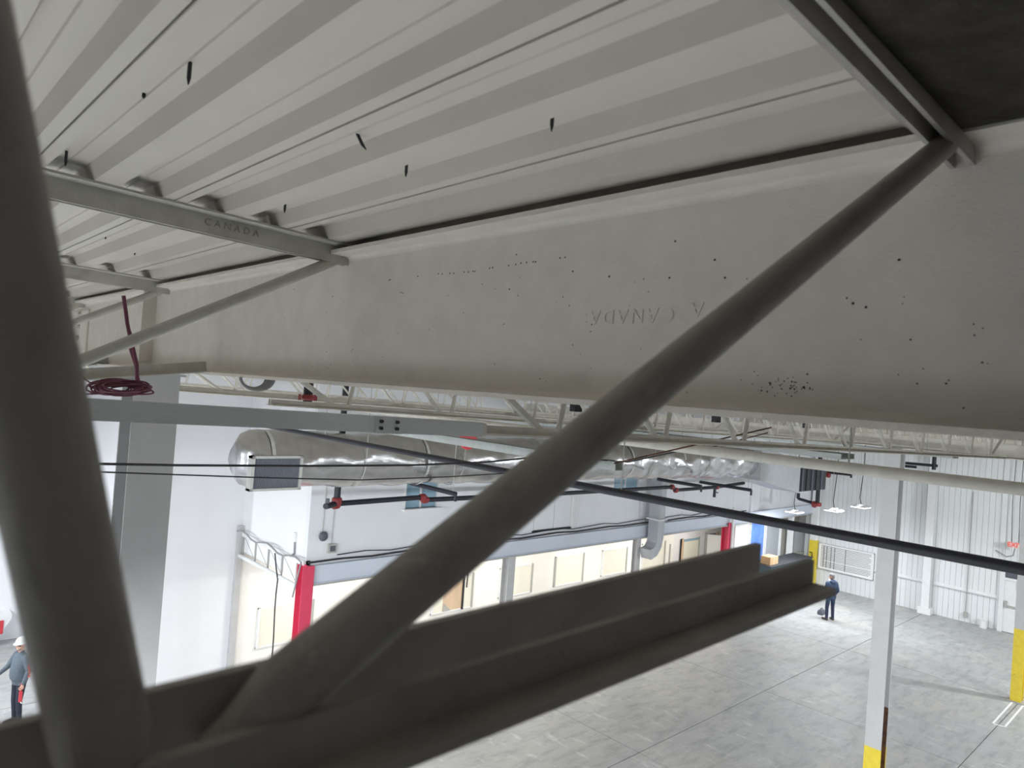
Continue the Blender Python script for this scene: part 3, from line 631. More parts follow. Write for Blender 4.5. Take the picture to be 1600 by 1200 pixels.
# bucket
p = onZ(1536, 981, 0)
bk = empty('bucket', (p.x, p.y, 0), 'white plastic bucket on the floor against the siding', 'bucket')
rr = [(.13, 0), (.145, .17), (.15, .3), (.155, .33)]
MB().loft([[(p.x+r*math.cos(t), p.y+r*math.sin(t), z) for t in [2*math.pi*k/16 for k in range(16)]] for r, z in rr]).build('pail', 'boardwhite', bk, smooth=True)
MB().tube([(p.x+.162*math.cos(t), p.y+.162*math.sin(t), .33) for t in [2*math.pi*k/16 for k in range(17)]], .012, 6).build('rim', 'boardwhite', bk, smooth=True)
MB().tube([(p.x+.16*math.cos(t), p.y-.16+.02, .30-.12*math.sin(t)) for t in [math.pi*k/8 for k in range(9)]], .005, 5).build('handle', 'frame', bk)
# red and white wall box at the extreme left
p0 = onY(-22, 962, YB-.3); p1 = onY(11, 990, YB-.3)
rb = empty('wall_bracket', (p0.x, YB-.2, p1.z), 'white and red wall bracket cut by the left picture edge', 'bracket')
MB().loft([[(p0.x, y, p0.z), (p1.x+.05, y, p0.z), (p1.x+.05, y, p0.z-.12), (p0.x, y, p1.z-.5)] for y in (YB-.45, YB)]).build('bracket_body', 'trimwhite', rb)
MB().box((p1.x-.34, YB-.47, p0.z-.5), (p1.x-.12, YB-.45, p0.z-.14)).build('red_panel', 'redtool', rb)

# ------------------------------------------------------------------ silver duct
YD, RD = 11.5, .485
za_, zb_ = onY(480, 760, YD).z+RD, onY(1037, 746, YD).z+RD
xa_, xb_ = onY(480, 760, YD).x, onY(1037, 746, YD).x
dsl = (zb_-za_)/(xb_-xa_); zd = lambda X: za_+dsl*(X-xa_)
XD0, XD1 = 4.72, onY(1163, 740, YD).x
du = empty('insulated_duct', ((XD0+XD1)/2, YD, zd(12)-RD), 'large foil wrapped air duct along the office front', 'duct')
mb = MB(); rings = []; nr, nc = 150, 36
rnd = [random.uniform(0, 6.28) for _ in range(12)]
for i in range(nr+1):
    X = XD0+(XD1-XD0)*i/nr; s_ = X-XD0
    R0 = RD*(1 if s_ > .32 else math.sqrt(max(.02, 1-((.32-s_)/.34)**2))**.6)
    if s_ > 12.2: R0 *= 1+.09*abs(math.sin((s_-12.2)*2.0))
    ring = []
    for j in range(nc):
        t = 2*math.pi*j/nc
        wv = .012*math.sin(3*t+s_*2.1+rnd[0])+.010*math.sin(5*t-s_*5.3+rnd[1])+.008*math.sin(s_*11+2*t+rnd[2])+.006*math.sin(9*t+s_*7+rnd[3])
        r_ = R0+wv*(1.6 if s_ > 12 else 1)
        ring.append((X, YD+r_*math.cos(t), zd(X)+r_*math.sin(t)))
    rings.append(ring)
mb.loft(rings); mb.build('duct_skin', 'foil', du, smooth=True)
for X in (XD0+.42, 8.3, 11.6, 14.9, 17.3, 18.9):
    MB().loft([[(X+dx, YD+(RD+.016)*math.cos(t), zd(X)+(RD+.016)*math.sin(t)) for t in [2*math.pi*j/28 for j in range(28)]] for dx in (0, .06)], cap=False).build('tape_band', 'foiltape', du, smooth=True)
for X in (6.9, 9.2, 12.5, 15.8, 18.6):
    for s_ in (-1, 1): MB().tube([(X, YD+s_*(RD+.03), zd(X)), (X, YD+s_*(RD+.03), zr(X)-.02)], .008, 5).build('hanger_wire', 'frame', du)
    MB().tube([(X, YD-(RD+.03)*math.cos(t), zd(X)-(RD+.03)*math.sin(t)) for t in [math.pi*k/12 for k in range(13)]], .01, 5).build('hanger_strap', 'frame', du)
# outlet grille on the duct
gx0, gx1 = onY(392, 740, YD-.55).x, onY(472, 740, YD-.55).x
gz1, gz0 = onY(435, 712, YD-.5).z, onY(430, 768, YD-.62).z
gr = empty('grille', ((gx0+gx1)/2, YD-.5, gz0), 'rectangular louvred air outlet at the end of the silver duct', 'grille')
tl, bl = Vector((0, YD-RD-.03, gz1)), Vector((0, YD-RD-.03+.02, gz0))
def GP(u, v, d): return Vector((gx0+(gx1-gx0)*u, tl.y+(bl.y-tl.y)*v-d, gz1+(gz0-gz1)*v))
fr = MB()
for u0, u1, v0, v1 in ((0, 1, 0, .07), (0, 1, .93, 1), (0, .06, 0, 1), (.94, 1, 0, 1)):
    fr.add([GP(u0, v0, .05), GP(u1, v0, .05), GP(u1, v1, .05), GP(u0, v1, .05), GP(u0, v0, -.1), GP(u1, v0, -.1), GP(u1, v1, -.1), GP(u0, v1, -.1)], [(0,1,2,3),(4,7,6,5),(0,4,5,1),(1,5,6,2),(2,6,7,3),(3,7,4,0)])
fr.build('frame', 'grille', gr)
MB().add([GP(.05, .06, .0), GP(.95, .06, 0), GP(.95, .94, 0), GP(.05, .94, 0)], [(0,1,2,3)]).build('backing', 'dark', gr)
lv = MB()
for k in range(30):
    u = .07+.86*k/29
    lv.add([GP(u, .07, .04), GP(u+.007, .07, .035), GP(u+.007, .93, .035), GP(u, .93, .04), GP(u, .07, .0), GP(u+.007, .07, .0), GP(u+.007, .93, 0), GP(u, .93, 0)], [(0,1,2,3),(4,7,6,5),(0,4,5,1),(1,5,6,2),(2,6,7,3),(3,7,4,0)])
lv.build('louvers', 'slat', gr, kind='stuff')
# sheet metal transition and dark intake box
X2, X3 = onY(1246, 770, YD-.5).x, onY(1289, 768, YD-.5).x
hb = RD+.08; zc = zd(XD1)-.02; zc2 = onY(1246, 770, YD-.5).z+.55
pl = empty('plenum', ((XD1+X2)/2, YD, zc2-.55), 'grey creased sheet metal plenum box ending the silver duct', 'plenum')
b0 = [(XD1, YD-hb, zc-hb), (XD1, YD+hb, zc-hb), (XD1, YD+hb, zc+hb), (XD1, YD-hb, zc+hb)]
b1 = [(X2, YD-.55, zc2-.55), (X2, YD+.55, zc2-.55), (X2, YD+.55, zc2+.55), (X2, YD-.55, zc2+.55)]
mb = MB(); vs = b0+b1; ctr = Vector(((XD1+X2)/2, YD-.62, (zc+zc2)/2+.35)); vs = vs+[ctr]
mb.add(vs, [(0,3,2,1),(4,5,6,7),(0,1,5,4),(1,2,6,5),(2,3,7,6),(0,8,3),(3,8,7),(7,8,4),(4,8,0)]); mb.build('casing', 'sheet', pl)
for X in (XD1+.6, X2-.3):
    for s_ in (-1, 1): MB().bar((X, YD+s_*.5, zc2+.4), (X, YD+s_*.5, zr(X)+.002), .03, .006, upv=(0, 1, 0)).build('hanger_strap', 'frame', pl)
ib = empty('intake_box', ((X2+X3)/2, YD, zc2-.5), 'dark louvred intake box at the far end of the duct', 'vent')
MB().box((X2+.01, YD-.5, zc2-.52), (X3, YD+.5, zc2+.5)).build('casing', 'darkbox', ib)
for s_ in (-1, 1): MB().bar(((X2+X3)/2, YD+s_*.4, zc2+.4), ((X2+X3)/2, YD+s_*.4, zr((X2+X3)/2)+.002), .03, .006, upv=(0, 1, 0)).build('hanger_strap', 'frame', ib)
for k in range(5): MB().box((X2+.2+k*(X3-X2-.3)/5, YD-.55, zc2-.5), (X2+.3+k*(X3-X2-.3)/5, YD-.5, zc2+.48)).build('louver', 'darkbox' if k % 2 else 'darkslat', ib)

# ------------------------------------------------------------------ sprinkler pipes
def coupling(parent, p, d, r, name='coupling', L_=.075):
    p, d = Vector(p), Vector(d).normalized()
    MB().tube([p-d*L_, p-d*L_*.7, p-d*L_*.2, p+d*L_*.2, p+d*L_*.7, p+d*L_], [r*1.2, r*1.42, r*1.5, r*1.5, r*1.42, r*1.2], 12).build(name, 'redcoup', parent, smooth=True)
X0_, z0_ = 7.23, onY(525, 787, 12.5).z
sp_ = empty('sprinkler_main', (15, 12.5, z0_), 'black sprinkler main with red couplings along the office front', 'pipe')
pts = [onY(526, 787, 12.5), onY(660, 777, 12.5), onY(664, 781, 12.5), onY(860, 772, 12.5), onY(1050, 761, 12.5), onY(1056, 766, 12.5), onY(1120, 761, 12.5), onY(1162, 755, 12.5)]
for i in range(len(pts)-1): MB().tube([pts[i], pts[i+1]], .055, 10).build('pipe', 'blackpipe', sp_, smooth=True)
for i in (1, 2, 4, 5, 6): coupling(sp_, pts[i], (1, 0, 0), .055)
drop = onY(538, 672, 12.5)
MB().tube([pts[0], (pts[0].x, 12.5, zr(pts[0].x)+.002)], .065, 12).build('riser', 'blackpipe', sp_, smooth=True)
coupling(sp_, pts[0]+Vector((0, 0, .05)), (0, 0, 1), .07); coupling(sp_, pts[0]+Vector((-.02, 0, -.02)), (1, 0, 0), .06)
MB().tube([pts[0], pts[0]+Vector((-.35, -.2, 0))], .06, 10).build('stub', 'blackpipe', sp_, smooth=True); MB().tube([pts[0]+Vector((-.3, -.17, 0)), pts[0]+Vector((-.3, -.17, .14))], .04, 8).build('valve', 'darkslat', sp_, smooth=True)
for (x0, y0, x1, y1, Yn, lab) in ((640, 754, 712, 772, 10.5, 'black sprinkler branch in front of the left office window'), (1028, 747, 1096, 760, 9.6, 'black sprinkler branch left of the plenum box'), (1094, 752, 1174, 766, 9.4, 'black sprinkler branch right under the foil duct end')):
    b = onY(x1, y1, Yn); a = Vector((b.x, 0, b.z))
    # the far end lies on the same X plane
    d = ray(x0, y0); t = b.x/d.x; a = Vector((b.x, d.y*t, b.z))
    e = empty('sprinkler_branch', b, lab, 'pipe')
    MB().tube([a, b], .045, 10).build('pipe', 'blackpipe', e, smooth=True)
    MB().tube([b, b-Vector((0, 0, .14))], .03, 8).build('sprinkler_head', 'blackpipe', e, smooth=True)
    MB().tube([b.lerp(a, .06), (b.x, b.lerp(a, .06).y, zr(b.x)-.02)], .008, 5).build('hanger_rod', 'frame', e)
p = onY(1117, 762, 12.5); e = sp_
MB().tube([p+Vector((0, 0, .1)), p-Vector((0, 0, .32))], .05, 8).build('drop', 'blackpipe', e, smooth=True); MB().tube([p-Vector((0, 0, .15)), p-Vector((-.22, 0, .18))], .02, 6).build('drop_handle', 'blackpipe', e)
# riser at the far end
p = onX(1277, 788, 28.6); q = onX(1286, 728, 28.6); r_ = onX(1247, 779, 28.6)
e = empty('sprinkler_riser', p, 'black sprinkler riser with red elbow behind the intake box', 'pipe')
MB().tube([p, (p.x, p.y, zr(p.x)+.002)], .085, 10).build('riser', 'blackpipe', e, smooth=True); MB().tube([p, r_], .06, 10).build('arm', 'blackpipe', e, smooth=True); MB().tube([r_, r_+Vector((0, 0, .22))], .07, 8).build('stub', 'blackpipe', e, smooth=True)
coupling(e, p, (0, 0, 1), .11); coupling(e, p+Vector((0, .12, -.02)), (0, 1, 0), .09)
e = empty('pipe_stub', onX(1300, 740, 29.2), 'black pipe stub with red coupling right of the intake box', 'pipe')
a, b = onX(1292, 738, 29.2), onX(1330, 742, 29.2)
MB().tube([a, b], .05, 8).build('pipe', 'blackpipe', e, smooth=True); MB().tube([b, b-Vector((0, 0, .12))], .04, 8).build('sprinkler_head', 'blackpipe', e, smooth=True); coupling(e, onX(1294, 742, 29.2), (0, 1, 0), .08); MB().tube([a, (a.x, a.y, zr(a.x)+.002)], .012, 6).build('hanger_rod', 'frame', e)
MB().tube([a, a+Vector((0, -1.4, .1))], .025, 8).build('thin_pipe', 'blackpipe', e, smooth=True)
e = empty('pipe_pair', onX(1440, 725, 28), 'black pipe pair crossing behind the top of the thin column', 'pipe')
for (x0, y0, x1, y1) in ((1398, 722, 1465, 728), (1398, 727, 1432, 730)):
    a, b = onX(x0, y0, 28), onX(x1, y1, 28); MB().tube([a, b], .05, 8).build('pipe', 'blackpipe', e, smooth=True)
a, b = onX(1460, 714, 28), onX(1459, 734, 28); a.z = zr(28)+.002; MB().tube([a, b], .07, 8).build('riser', 'blackpipe', e, smooth=True)
# near pipes running towards the camera
pi = empty('black_pipe', (4.4, 4, EYE-.7), 'long black pipe slanting across the right half below the girder', 'pipe')
for a, b, r in ((-.85, 3.9, .031), (3.9, 10.6, .030)): MB().tube([(4.4, a, EYE-.692-.0012*a), (4.4, b, EYE-.692-.0012*b)], r, 14).build('pipe_length', 'blackpipe', pi, smooth=True)
for Y in (3.35, 8.0): MB().tube([(4.4, Y, EYE-.69), (4.4, Y, zr(4.4)-.01)], .005, 6).build('hanger_rod', 'frame', pi)
wp = empty('white_pipe', (5.0, 4, EYE-.36), 'off white pipe slanting under the lattice towards the right edge', 'pipe')
MB().tube([(5.0, -.85, EYE-.324), (5.0, 9.4, EYE-.340)], .0395, 14).build('pipe_length', 'joist', wp, smooth=True)
MB().tube([(5.0, 1.9, EYE-.30), (5.0, 1.9, zr(5.0)-.01)], .006, 6).build('hanger_rod', 'frame', wp)
def chan(X, Y0, Y1, z, hh, lab, mt='tiegreen', wd=.12):
    e = empty('steel_channel', (X, (Y0+Y1)/2, z), lab, 'channel')
    MB().prism([(-wd/2, 0), (wd/2, 0), (wd/2, hh), (wd/2-.006, hh), (wd/2-.006, .006), (-wd/2+.006, .006), (-wd/2+.006, hh), (-wd/2, hh)], (X, Y0, z), (X, Y1, z)).build('channel_length', mt, e)
    for Y in (Y0+.4, Y1-.5): MB().tube([(X, Y, z+.005), (X, Y, zr(X)-.01)], .006, 6).build('hanger_rod', 'frame', e)
    return e
chan(5.2, 4.0, 9.3, EYE-.624, .085, 'dark green grey tray slanting below the bolted channel')
chan(6.6, 2.52, 7.1, EYE-.358, .05, 'green grey tray ending behind the white pipe', wd=.3)
chan(12.35, 3.13, 7.8, EYE-.468, .05, 'narrow grey tray ending right of the thin column', wd=.3)
# red bell and coupling up near the lattice
p = onY(735, 687, 8.5); e = empty('fire_bell', p, 'red round fire bell behind the green grey tray', 'bell')
MB().tube([p, p+Vector((0, .04, 0)), p+Vector((0, .09, 0))], [.10, .165, .16], 20).build('gong', 'redtool', e, smooth=True); MB().box((p.x-.06, p.y+.09, p.z-.06), (p.x+.06, p.y+.16, p.z+.06)).build('back_box', 'redcoup', e)
MB().tube([(p.x, p.y+.14, p.z), (p.x, p.y+.14, zr(p.x))], .012, 8).build('stem', 'frame', e)
p = onY(481, 621, 5.4); e = empty('vertical_pipe', p, 'black vertical pipe with red coupling under the girder', 'pipe')
MB().tube([p-Vector((0, 0, .08)), (p.x, p.y, zr(p.x)+.002)], .038, 12).build('pipe_length', 'blackpipe', e, smooth=True); coupling(e, p, (0, 0, 1), .034, L_=.024)
for s_ in (-1, 1): MB().box((p.x+s_*.05-.02, p.y-.02, p.z-.025), (p.x+s_*.075, p.y+.02, p.z+.025)).build('coupling_ear', 'redcoup', e)

for x, y, lab in ((900, 637, 'small black box in the lattice just left of the diagonal bar'), (1119, 655, 'small black box in the lattice right of the diagonal bar'), (1260, 665, 'small black box in the lattice above the plenum')):
    p = onY(x, y, YJ[2]+.5); e = empty('equipment_box', p-Vector((0, 0, .05)), lab, 'box')
    MB().box(p-Vector((.06, .04, .045)), p+Vector((.06, .04, .045))).build('box_body', 'dark', e); MB().tube([p+Vector((0, 0, .045)), (p.x, p.y, zr(p.x)+.002)], .008, 6).build('hanger_rod', 'frame', e)
# ------------------------------------------------------------------ cables
def cable(name, pxs, Y, r, mt, lab, wob=0.):
    pts = []
    for i in range(len(pxs)-1):
        for k in range(6):
            t = k/6; x = pxs[i][0]*(1-t)+pxs[i+1][0]*t; y = pxs[i][1]*(1-t)+pxs[i+1][1]*t
            pts.append(onY(x, y, Y)+Vector((0, 0, wob*math.sin(i*6+k))))
    pts.append(onY(*pxs[-1], Y))
    MB().tube(pts, r, 6).build(name, mt, label=lab, cat='cable', smooth=True)
cable('overhead_cable', [(60, 723), (280, 727), (480, 728), (640, 727), (760, 722), (860, 712), (980, 722), (1060, 705)], 4.1, .0075, 'cable', 'upper thin cable spanning in front of the column and duct')
cable('overhead_cable', [(60, 734), (200, 739), (400, 746), (560, 750), (700, 745), (800, 739)], 4.1, .0045, 'cable', 'lower thin cable spanning in front of the column and duct')
a, b = onY(960, 724, 3.2), onY(1205, 668, 2.6); MB().tube([a, b], .006, 6).build('bridging_rod', 'rust', label='upper thin rusty rod crossing under the lattice', cat='rod')
a, b = onY(1085, 706, 3.2), onY(1200, 676, 2.6); MB().tube([a, b], .005, 6).build('bridging_rod', 'rust', label='lower thin rusty rod crossing under the lattice', cat='rod')
# wine red cable drop and coil resting on the channel
Yc = 3.3
pts = [onY(x, y, Yc) for x, y in ((193, 462), (196, 482), (199, 505), (204, 530), (208, 545), (214, 570), (214, 600))]
MB().tube(pts, .008, 7).build('cable_drop', 'winecable', label='wine red cable hanging from the joist at the left', cat='cable', smooth=True)
MB().tube([p+Vector((.012*math.sin(i*2), .01, 0)) for i, p in enumerate(pts[2:])], .006, 7).build('cable_drop', 'winecable', label='second wine red cable twisted round the hanging one', cat='cable', smooth=True)
c0 = onY(188, 604, 2.9); cc = MB()
for k in range(22):
    rx, rz, ph, ox = random.uniform(.05, .095), random.uniform(.008, .036), random.uniform(-.35, .45), random.uniform(-.02, .02)
    cc.tube([(c0.x+ox+(rx+.006*math.sin(3*t+k))*math.cos(t), c0.y+.006*k-.06+.02*math.sin(t), c0.z-.004+rz*math.sin(t)+ph*rx*math.cos(t)*.35) for t in [2*math.pi*j/18 for j in range(19)]], .0034, 6)
cc.tube([c0+Vector((-.09, 0, .0)), c0+Vector((-.13, 0, .03)), c0+Vector((-.14, 0, -.02)), c0+Vector((-.12, 0, -.035)), c0+Vector((-.06, 0, -.03))], .0034, 6)
cc.build('cable_coil', 'winecable', label='messy wine red cable coil above the bolted channel', cat='cable coil', smooth=True)
c0 = onY(402, 598, 3.6); c0 = Vector((GX-.01, 3.6*(GX-.01)/c0.x, EYE-.046)); cc = MB()
for k in range(5):
    cc.tube([(c0.x+(.085-.006*k)*math.cos(t), c0.y+.012*k, c0.z+.035+(.06-.003*k)*math.sin(t)) for t in [math.pi*1.0+math.pi*j/14 for j in range(15)]], .005, 6)
cc.build('cable_coil', 'greycable', label='grey cable loop slung under the girder', cat='cable coil', smooth=True)

# dark slab added beside the near joist to stand in for shade, top right
ba = empty('shade_slab', (.9, -.2, zr(1.5)-.1), 'added dark slab standing in for shade under the deck in the upper right corner', 'shade_block')
MB().box((.4, -.85, EYE+.505), (1.345, YJ[0]-.022, zr(1.36)-.014)).build('shadefill', 'shadefill', ba)
for Y in (.15, -.2): MB().box((.4, Y, EYE+.49), (1.345, Y+.03, EYE+.505)).build('shade_strip', 'dark', ba)

# ------------------------------------------------------------------ people
import numpy as np
def figure(name, loc, rotz, label, segs, lofts, mats, balls=(), voxel=.0095):
    """segs: (p, q, r1, r2, tag); lofts: (rings, tag) of (z, rx, ry, y); one continuous remeshed body"""
    mb = MB(); T = []
    for p, q, r1, r2, tg in segs:
        p, q = Vector(p), Vector(q)
        mb.tube([p, q], [r1, r2], 12); mb.ball(p, r1*.995, 12, 8); mb.ball(q, r2*.995, 12, 8)
        for k in range(5): T.append((*p.lerp(q, k/4), r1+(r2-r1)*k/4, tg))
    for rings, tg in lofts:
        mb.loft([[(rx*math.cos(t), yo+ry*math.sin(t), z) for t in [2*math.pi*j/20 for j in range(20)]] for z, rx, ry, yo in rings])
        for z, rx, ry, yo in rings:
            for dx in (-.6, 0, .6): T.append((rx*dx, yo, z, ry, tg))
    for c, r, tg in balls:
        mb.ball(c, r, 14, 10); T.append((*c, (r if isinstance(r, float) else min(r)), tg))
    o = mb.build('tmp', 'skin'); o.location = (0, 0, 0)
    lo = Vector([min(v[i] for v in mb.v) for i in range(3)]); hi = Vector([max(v[i] for v in mb.v) for i in range(3)])
    o.data.transform(Matrix.Translation((lo+hi)/2))
    r = o.modifiers.new('r', 'REMESH'); r.mode = 'VOXEL'; r.voxel_size = voxel
    sm = o.modifiers.new('s', 'SMOOTH'); sm.factor = .5; sm.iterations = 3
    bpy.context.view_layer.update()
    me = bpy.data.meshes.new_from_object(o.evaluated_get(bpy.context.evaluated_depsgraph_get())); bpy.data.objects.remove(o)
    me.name = name; me.materials.clear()
    for mm in mats: me.materials.append(MATS[mm])
    A = np.array(T); n = len(me.polygons); cc = np.zeros(n*3); me.polygons.foreach_get('center', cc); cc = cc.reshape(-1, 3)
    d = np.linalg.norm(cc[:, None, :]-A[None, :, :3], axis=2)-A[None, :, 3]
    me.polygons.foreach_set('material_index', A[d.argmin(1), 4].astype(int)); me.polygons.foreach_set('use_smooth', [True]*n); me.update()
    root = empty(name, loc, label, 'person'); root.rotation_euler.z = rotz
    b = bpy.data.objects.new('body', me); C.objects.link(b); b.parent = root
    return root
def sub(root, mb, name, mt, smooth=True):          # worn thing, given in the figure's own frame
    o = mb.build(name, mt, None, smooth); o.parent = root; return o
def hand(w, d, n_, side, tg, curl=.5):
    """palm and five fingers from wrist w along d; n_ is the palm normal, fingers curl towards it"""
    w, d, n_ = Vector(w), Vector(d).normalized(), Vector(n_).normalized(); sd = d.cross(n_).normalized()*side
    out = [(w, w+d*.075, .024, .028, tg)]
    for i, (off, L_) in enumerate(((.030, .070), (.011, .080), (-.009, .075), (-.028, .058))):
        b = w+d*.082+sd*off; k = b+d*L_*.5*math.cos(curl*.5)+n_*L_*.5*math.sin(curl*.5); t = k+d*L_*.5*math.cos(curl*1.6)+n_*L_*.5*math.sin(curl*1.6)
        out += [(w+d*.04+sd*off*.7, b, .013, .0105, tg), (b, k, .0100, .0092, tg), (k, t, .0092, .0080, tg)]
    b = w+d*.025+sd*.026; k = b+(d*.6+sd*.7+n_*.3).normalized()*.042; t = k+(d*.9+sd*.15+n_*.5).normalized()*.034
    out += [(b, k, .0135, .011, tg), (k, t, .011, .009, tg)]
    return out
def head_parts(tg, y=0., turn=0.):
    c, s_ = math.cos(turn), math.sin(turn)
    R = lambda v: (v[0]*c-v[1]*s_, y+v[0]*s_+v[1]*c, v[2])
    return [(R((0, .012, 1.665)), (.076, .094, .108), tg), (R((0, .03, 1.60)), (.056, .066, .06), tg), (R((0, .105, 1.648)), (.014, .02, .022), tg), (R((0, .098, 1.672)), (.010, .012, .03), tg),
            (R((.078, -.005, 1.655)), (.012, .02, .03), tg), (R((-.078, -.005, 1.655)), (.012, .02, .03), tg), (R((0, .084, 1.598)), (.03, .016, .018), tg), (R((.03, .082, 1.69)), (.022, .012, .010), tg), (R((-.03, .082, 1.69)), (.022, .012, .010), tg)], R
# man with the hard hat: 0 skin 1 sweatshirt 2 trousers 3 boots
pl_ = onZ(25, 1130, 0)
hb_, R_ = head_parts(0, .02, .25)
sg = [((.095, 0, .93), (.105, .02, .50), .092, .062, 2), ((.105, .02, .50), (.11, -.01, .10), .062, .047, 2), ((-.095, 0, .93), (-.10, .035, .50), .092, .062, 2), ((-.10, .035, .50), (-.11, .0, .10), .062, .047, 2),
      ((.11, -.03, .05), (.125, .16, .04), .048, .040, 3), ((-.11, -.02, .05), (-.125, .17, .04), .048, .040, 3),
      ((0, 0, 1.45), (0, .02, 1.60), .062, .056, 0),
      ((.185, 0, 1.42), (.245, .13, 1.17), .070, .052, 1), ((.245, .13, 1.17), (.22, .36, 1.045), .050, .038, 1), ((-.185, 0, 1.42), (-.25, -.03, 1.15), .070, .054, 1), ((-.25, -.03, 1.15), (-.245, .05, .92), .052, .040, 1)]
sg += hand((.217, .385, 1.03), (-.05, .85, -.5), (-.9, 0, -.2), -1, 0, .4) + hand((-.245, .06, .895), (0, .1, -1), (.9, .2, 0), -1, 0, 1.25)
tor = [(.84, .15, .12, 0), (.93, .178, .145, .0), (.96, .185, .155, .01)]
tor2 = [(.965, .19, .165, .012), (1.06, .19, .175, .02), (1.18, .192, .17, .015), (1.32, .205, .145, .0), (1.40, .195, .12, -.005), (1.455, .135, .09, 0), (1.485, .075, .07, 0)]
man = figure('person', pl_, math.radians(108), 'man in white hard hat and grey sweatshirt holding a red tool', sg, [(tor, 2), (tor2, 1)], ['skin', 'sweat', 'jeans', 'boot'], hb_)
hh = MB(); hh.loft([[R_((rx*math.cos(t), ry*math.sin(t)+oy, z)) for t in [2*math.pi*j/24 for j in range(24)]] for z, rx, ry, oy in ((1.705, .098, .118, .005), (1.735, .100, .120, .005), (1.775, .092, .110, .0), (1.81, .070, .085, 0), (1.83, .035, .045, 0))])
hat = sub(man, hh, 'hard_hat', 'hardhat')
br_ = MB(); br_.loft([[R_((rx*math.cos(t), ry*math.sin(t)+oy, z)) for t in [2*math.pi*j/24 for j in range(24)]] for z, rx, ry, oy in ((1.699, .108, .150, .022), (1.708, .108, .150, .022))]); b_ = br_.build('brim', 'hardhat', None, True); b_.parent = hat; b_.location = b_.location-hat.location
gl = MB(); gl.tube([R_((a_, .095-.8*a_*a_*4, 1.672)) for a_ in (-.07, -.045, -.02, .02, .045, .07)], .012, 8); sub(man, gl, 'safety_glasses', 'dark')
sub(man, MB().tube([R_((a_, .085-.8*a_*a_*6, 1.575+abs(a_)*.35)) for a_ in (-.065, -.04, 0, .04, .065)], .014, 8), 'beard', 'hair')
pr = MB()
for k in range(6):
    z = 1.27-k*.045; f_ = (1.42-z)/.27; x_ = -.185-.065*min(1, f_)-.060; y_ = -.03*min(1, f_)+.012
    pr.box((x_-.006, y_-.022, z), (x_+.004, y_+.022 if k % 2 else y_+.012, z+.03))
sub(man, pr, 'sleeve_print', 'redprint', False)['kind'] = 'stuff'
rz = math.radians(108); hp = Vector((-.225, .075, .80)); hp.rotate(Matrix.Rotation(rz, 3, 'Z')); hp = pl_+hp
rtl = empty('hand_tool', hp, 'red hand tool in the grip of the man in the hard hat', 'tool')
MB().tube([hp+Vector((0, 0, .12)), hp-Vector((0, 0, .05))], .016, 8).build('grip', 'redtool', rtl, smooth=True); MB().box(hp+Vector((-.03, -.02, -.26)), hp+Vector((.03, .02, -.05))).build('tool_body', 'redtool', rtl); MB().tube([hp+Vector((0, 0, -.26)), hp+Vector((.02, -.05, -.28))], .01, 6).build('tip', 'lampwhite', rtl)
# man in navy seen from behind: 0 skin 1 jacket 2 trousers 3 boots 4 hair
pf_ = onZ(1296, 969, 0)
hb_, R_ = head_parts(0, .015, .45)
sg = [((.10, 0, .90), (.12, .02, .50), .095, .066, 2), ((.12, .02, .50), (.125, -.01, .11), .066, .056, 2), ((-.10, 0, .90), (-.13, .03, .50), .095, .066, 2), ((-.13, .03, .50), (-.14, .0, .11), .066, .056, 2),
      ((.13, -.03, .05), (.16, .15, .04), .050, .042, 3), ((-.14, -.02, .05), (-.19, .16, .04), .050, .042, 3), ((0, 0, 1.44), (0, .015, 1.60), .06, .056, 0),
      ((.185, 0, 1.41), (.26, -.04, 1.14), .082, .064, 1), ((.26, -.04, 1.14), (.235, .10, .93), .062, .048, 1), ((-.185, 0, 1.41), (-.275, -.02, 1.14), .082, .066, 1), ((-.275, -.02, 1.14), (-.20, .20, 1.02), .064, .048, 1)]
sg += hand((.232, .115, .905), (0, .3, -1), (-.9, .2, 0), 1, 0, .7) + hand((-.19, .22, 1.01), (.4, .9, -.1), (.9, -.3, 0), 1, 0, .8)
tor = [(.82, .15, .12, 0), (.88, .16, .125, 0)]
tor2 = [(.84, .19, .155, 0), (.95, .20, .16, .005), (1.08, .19, .15, .005), (1.20, .20, .15, 0), (1.33, .215, .145, 0), (1.40, .205, .125, -.005), (1.46, .14, .095, 0), (1.50, .09, .085, 0)]
man2 = figure('person', pf_, math.radians(-28), 'man in navy jacket and trousers standing with his back turned on the open floor', sg, [(tor, 2), (tor2, 1)], ['skin', 'navyjacket', 'navypants', 'brownboot'], hb_)
hr = MB(); hr.loft([[R_((rx*math.cos(t), ry*math.sin(t)+oy, z)) for t in [2*math.pi*j/24 for j in range(24)]] for z, rx, ry, oy in ((1.60, .06, .06, -.035), (1.65, .079, .082, -.018), (1.70, .082, .096, -.004), (1.745, .076, .094, .004), (1.775, .05, .065, .004), (1.786, .02, .03, .004))]); sub(man2, hr, 'hair', 'hair')
cp = MB(); cp.loft([[R_((rx*math.cos(t), ry*math.sin(t)+oy, z)) for t in [2*math.pi*j/20 for j in range(20)]] for z, rx, ry, oy in ((1.485, .10, .10, .02), (1.53, .088, .095, .03), (1.545, .078, .085, .03))]); sub(man2, cp, 'white_collar', 'boardwhite')
hd_ = MB(); hd_.loft([[(rx*math.cos(t), ry*math.sin(t)+oy, z) for t in [2*math.pi*j/20 for j in range(20)]] for z, rx, ry, oy in ((1.43, .13, .10, -.03), (1.47, .13, .11, -.045), (1.52, .105, .085, -.05), (1.55, .07, .05, -.05))]); sub(man2, hd_, 'hood', 'navyjacket')
p = onZ(1283, 960, 0)
bg = empty('tool_bag', (p.x, p.y, 0), 'small dark bag on the floor beside the man in navy', 'bag')
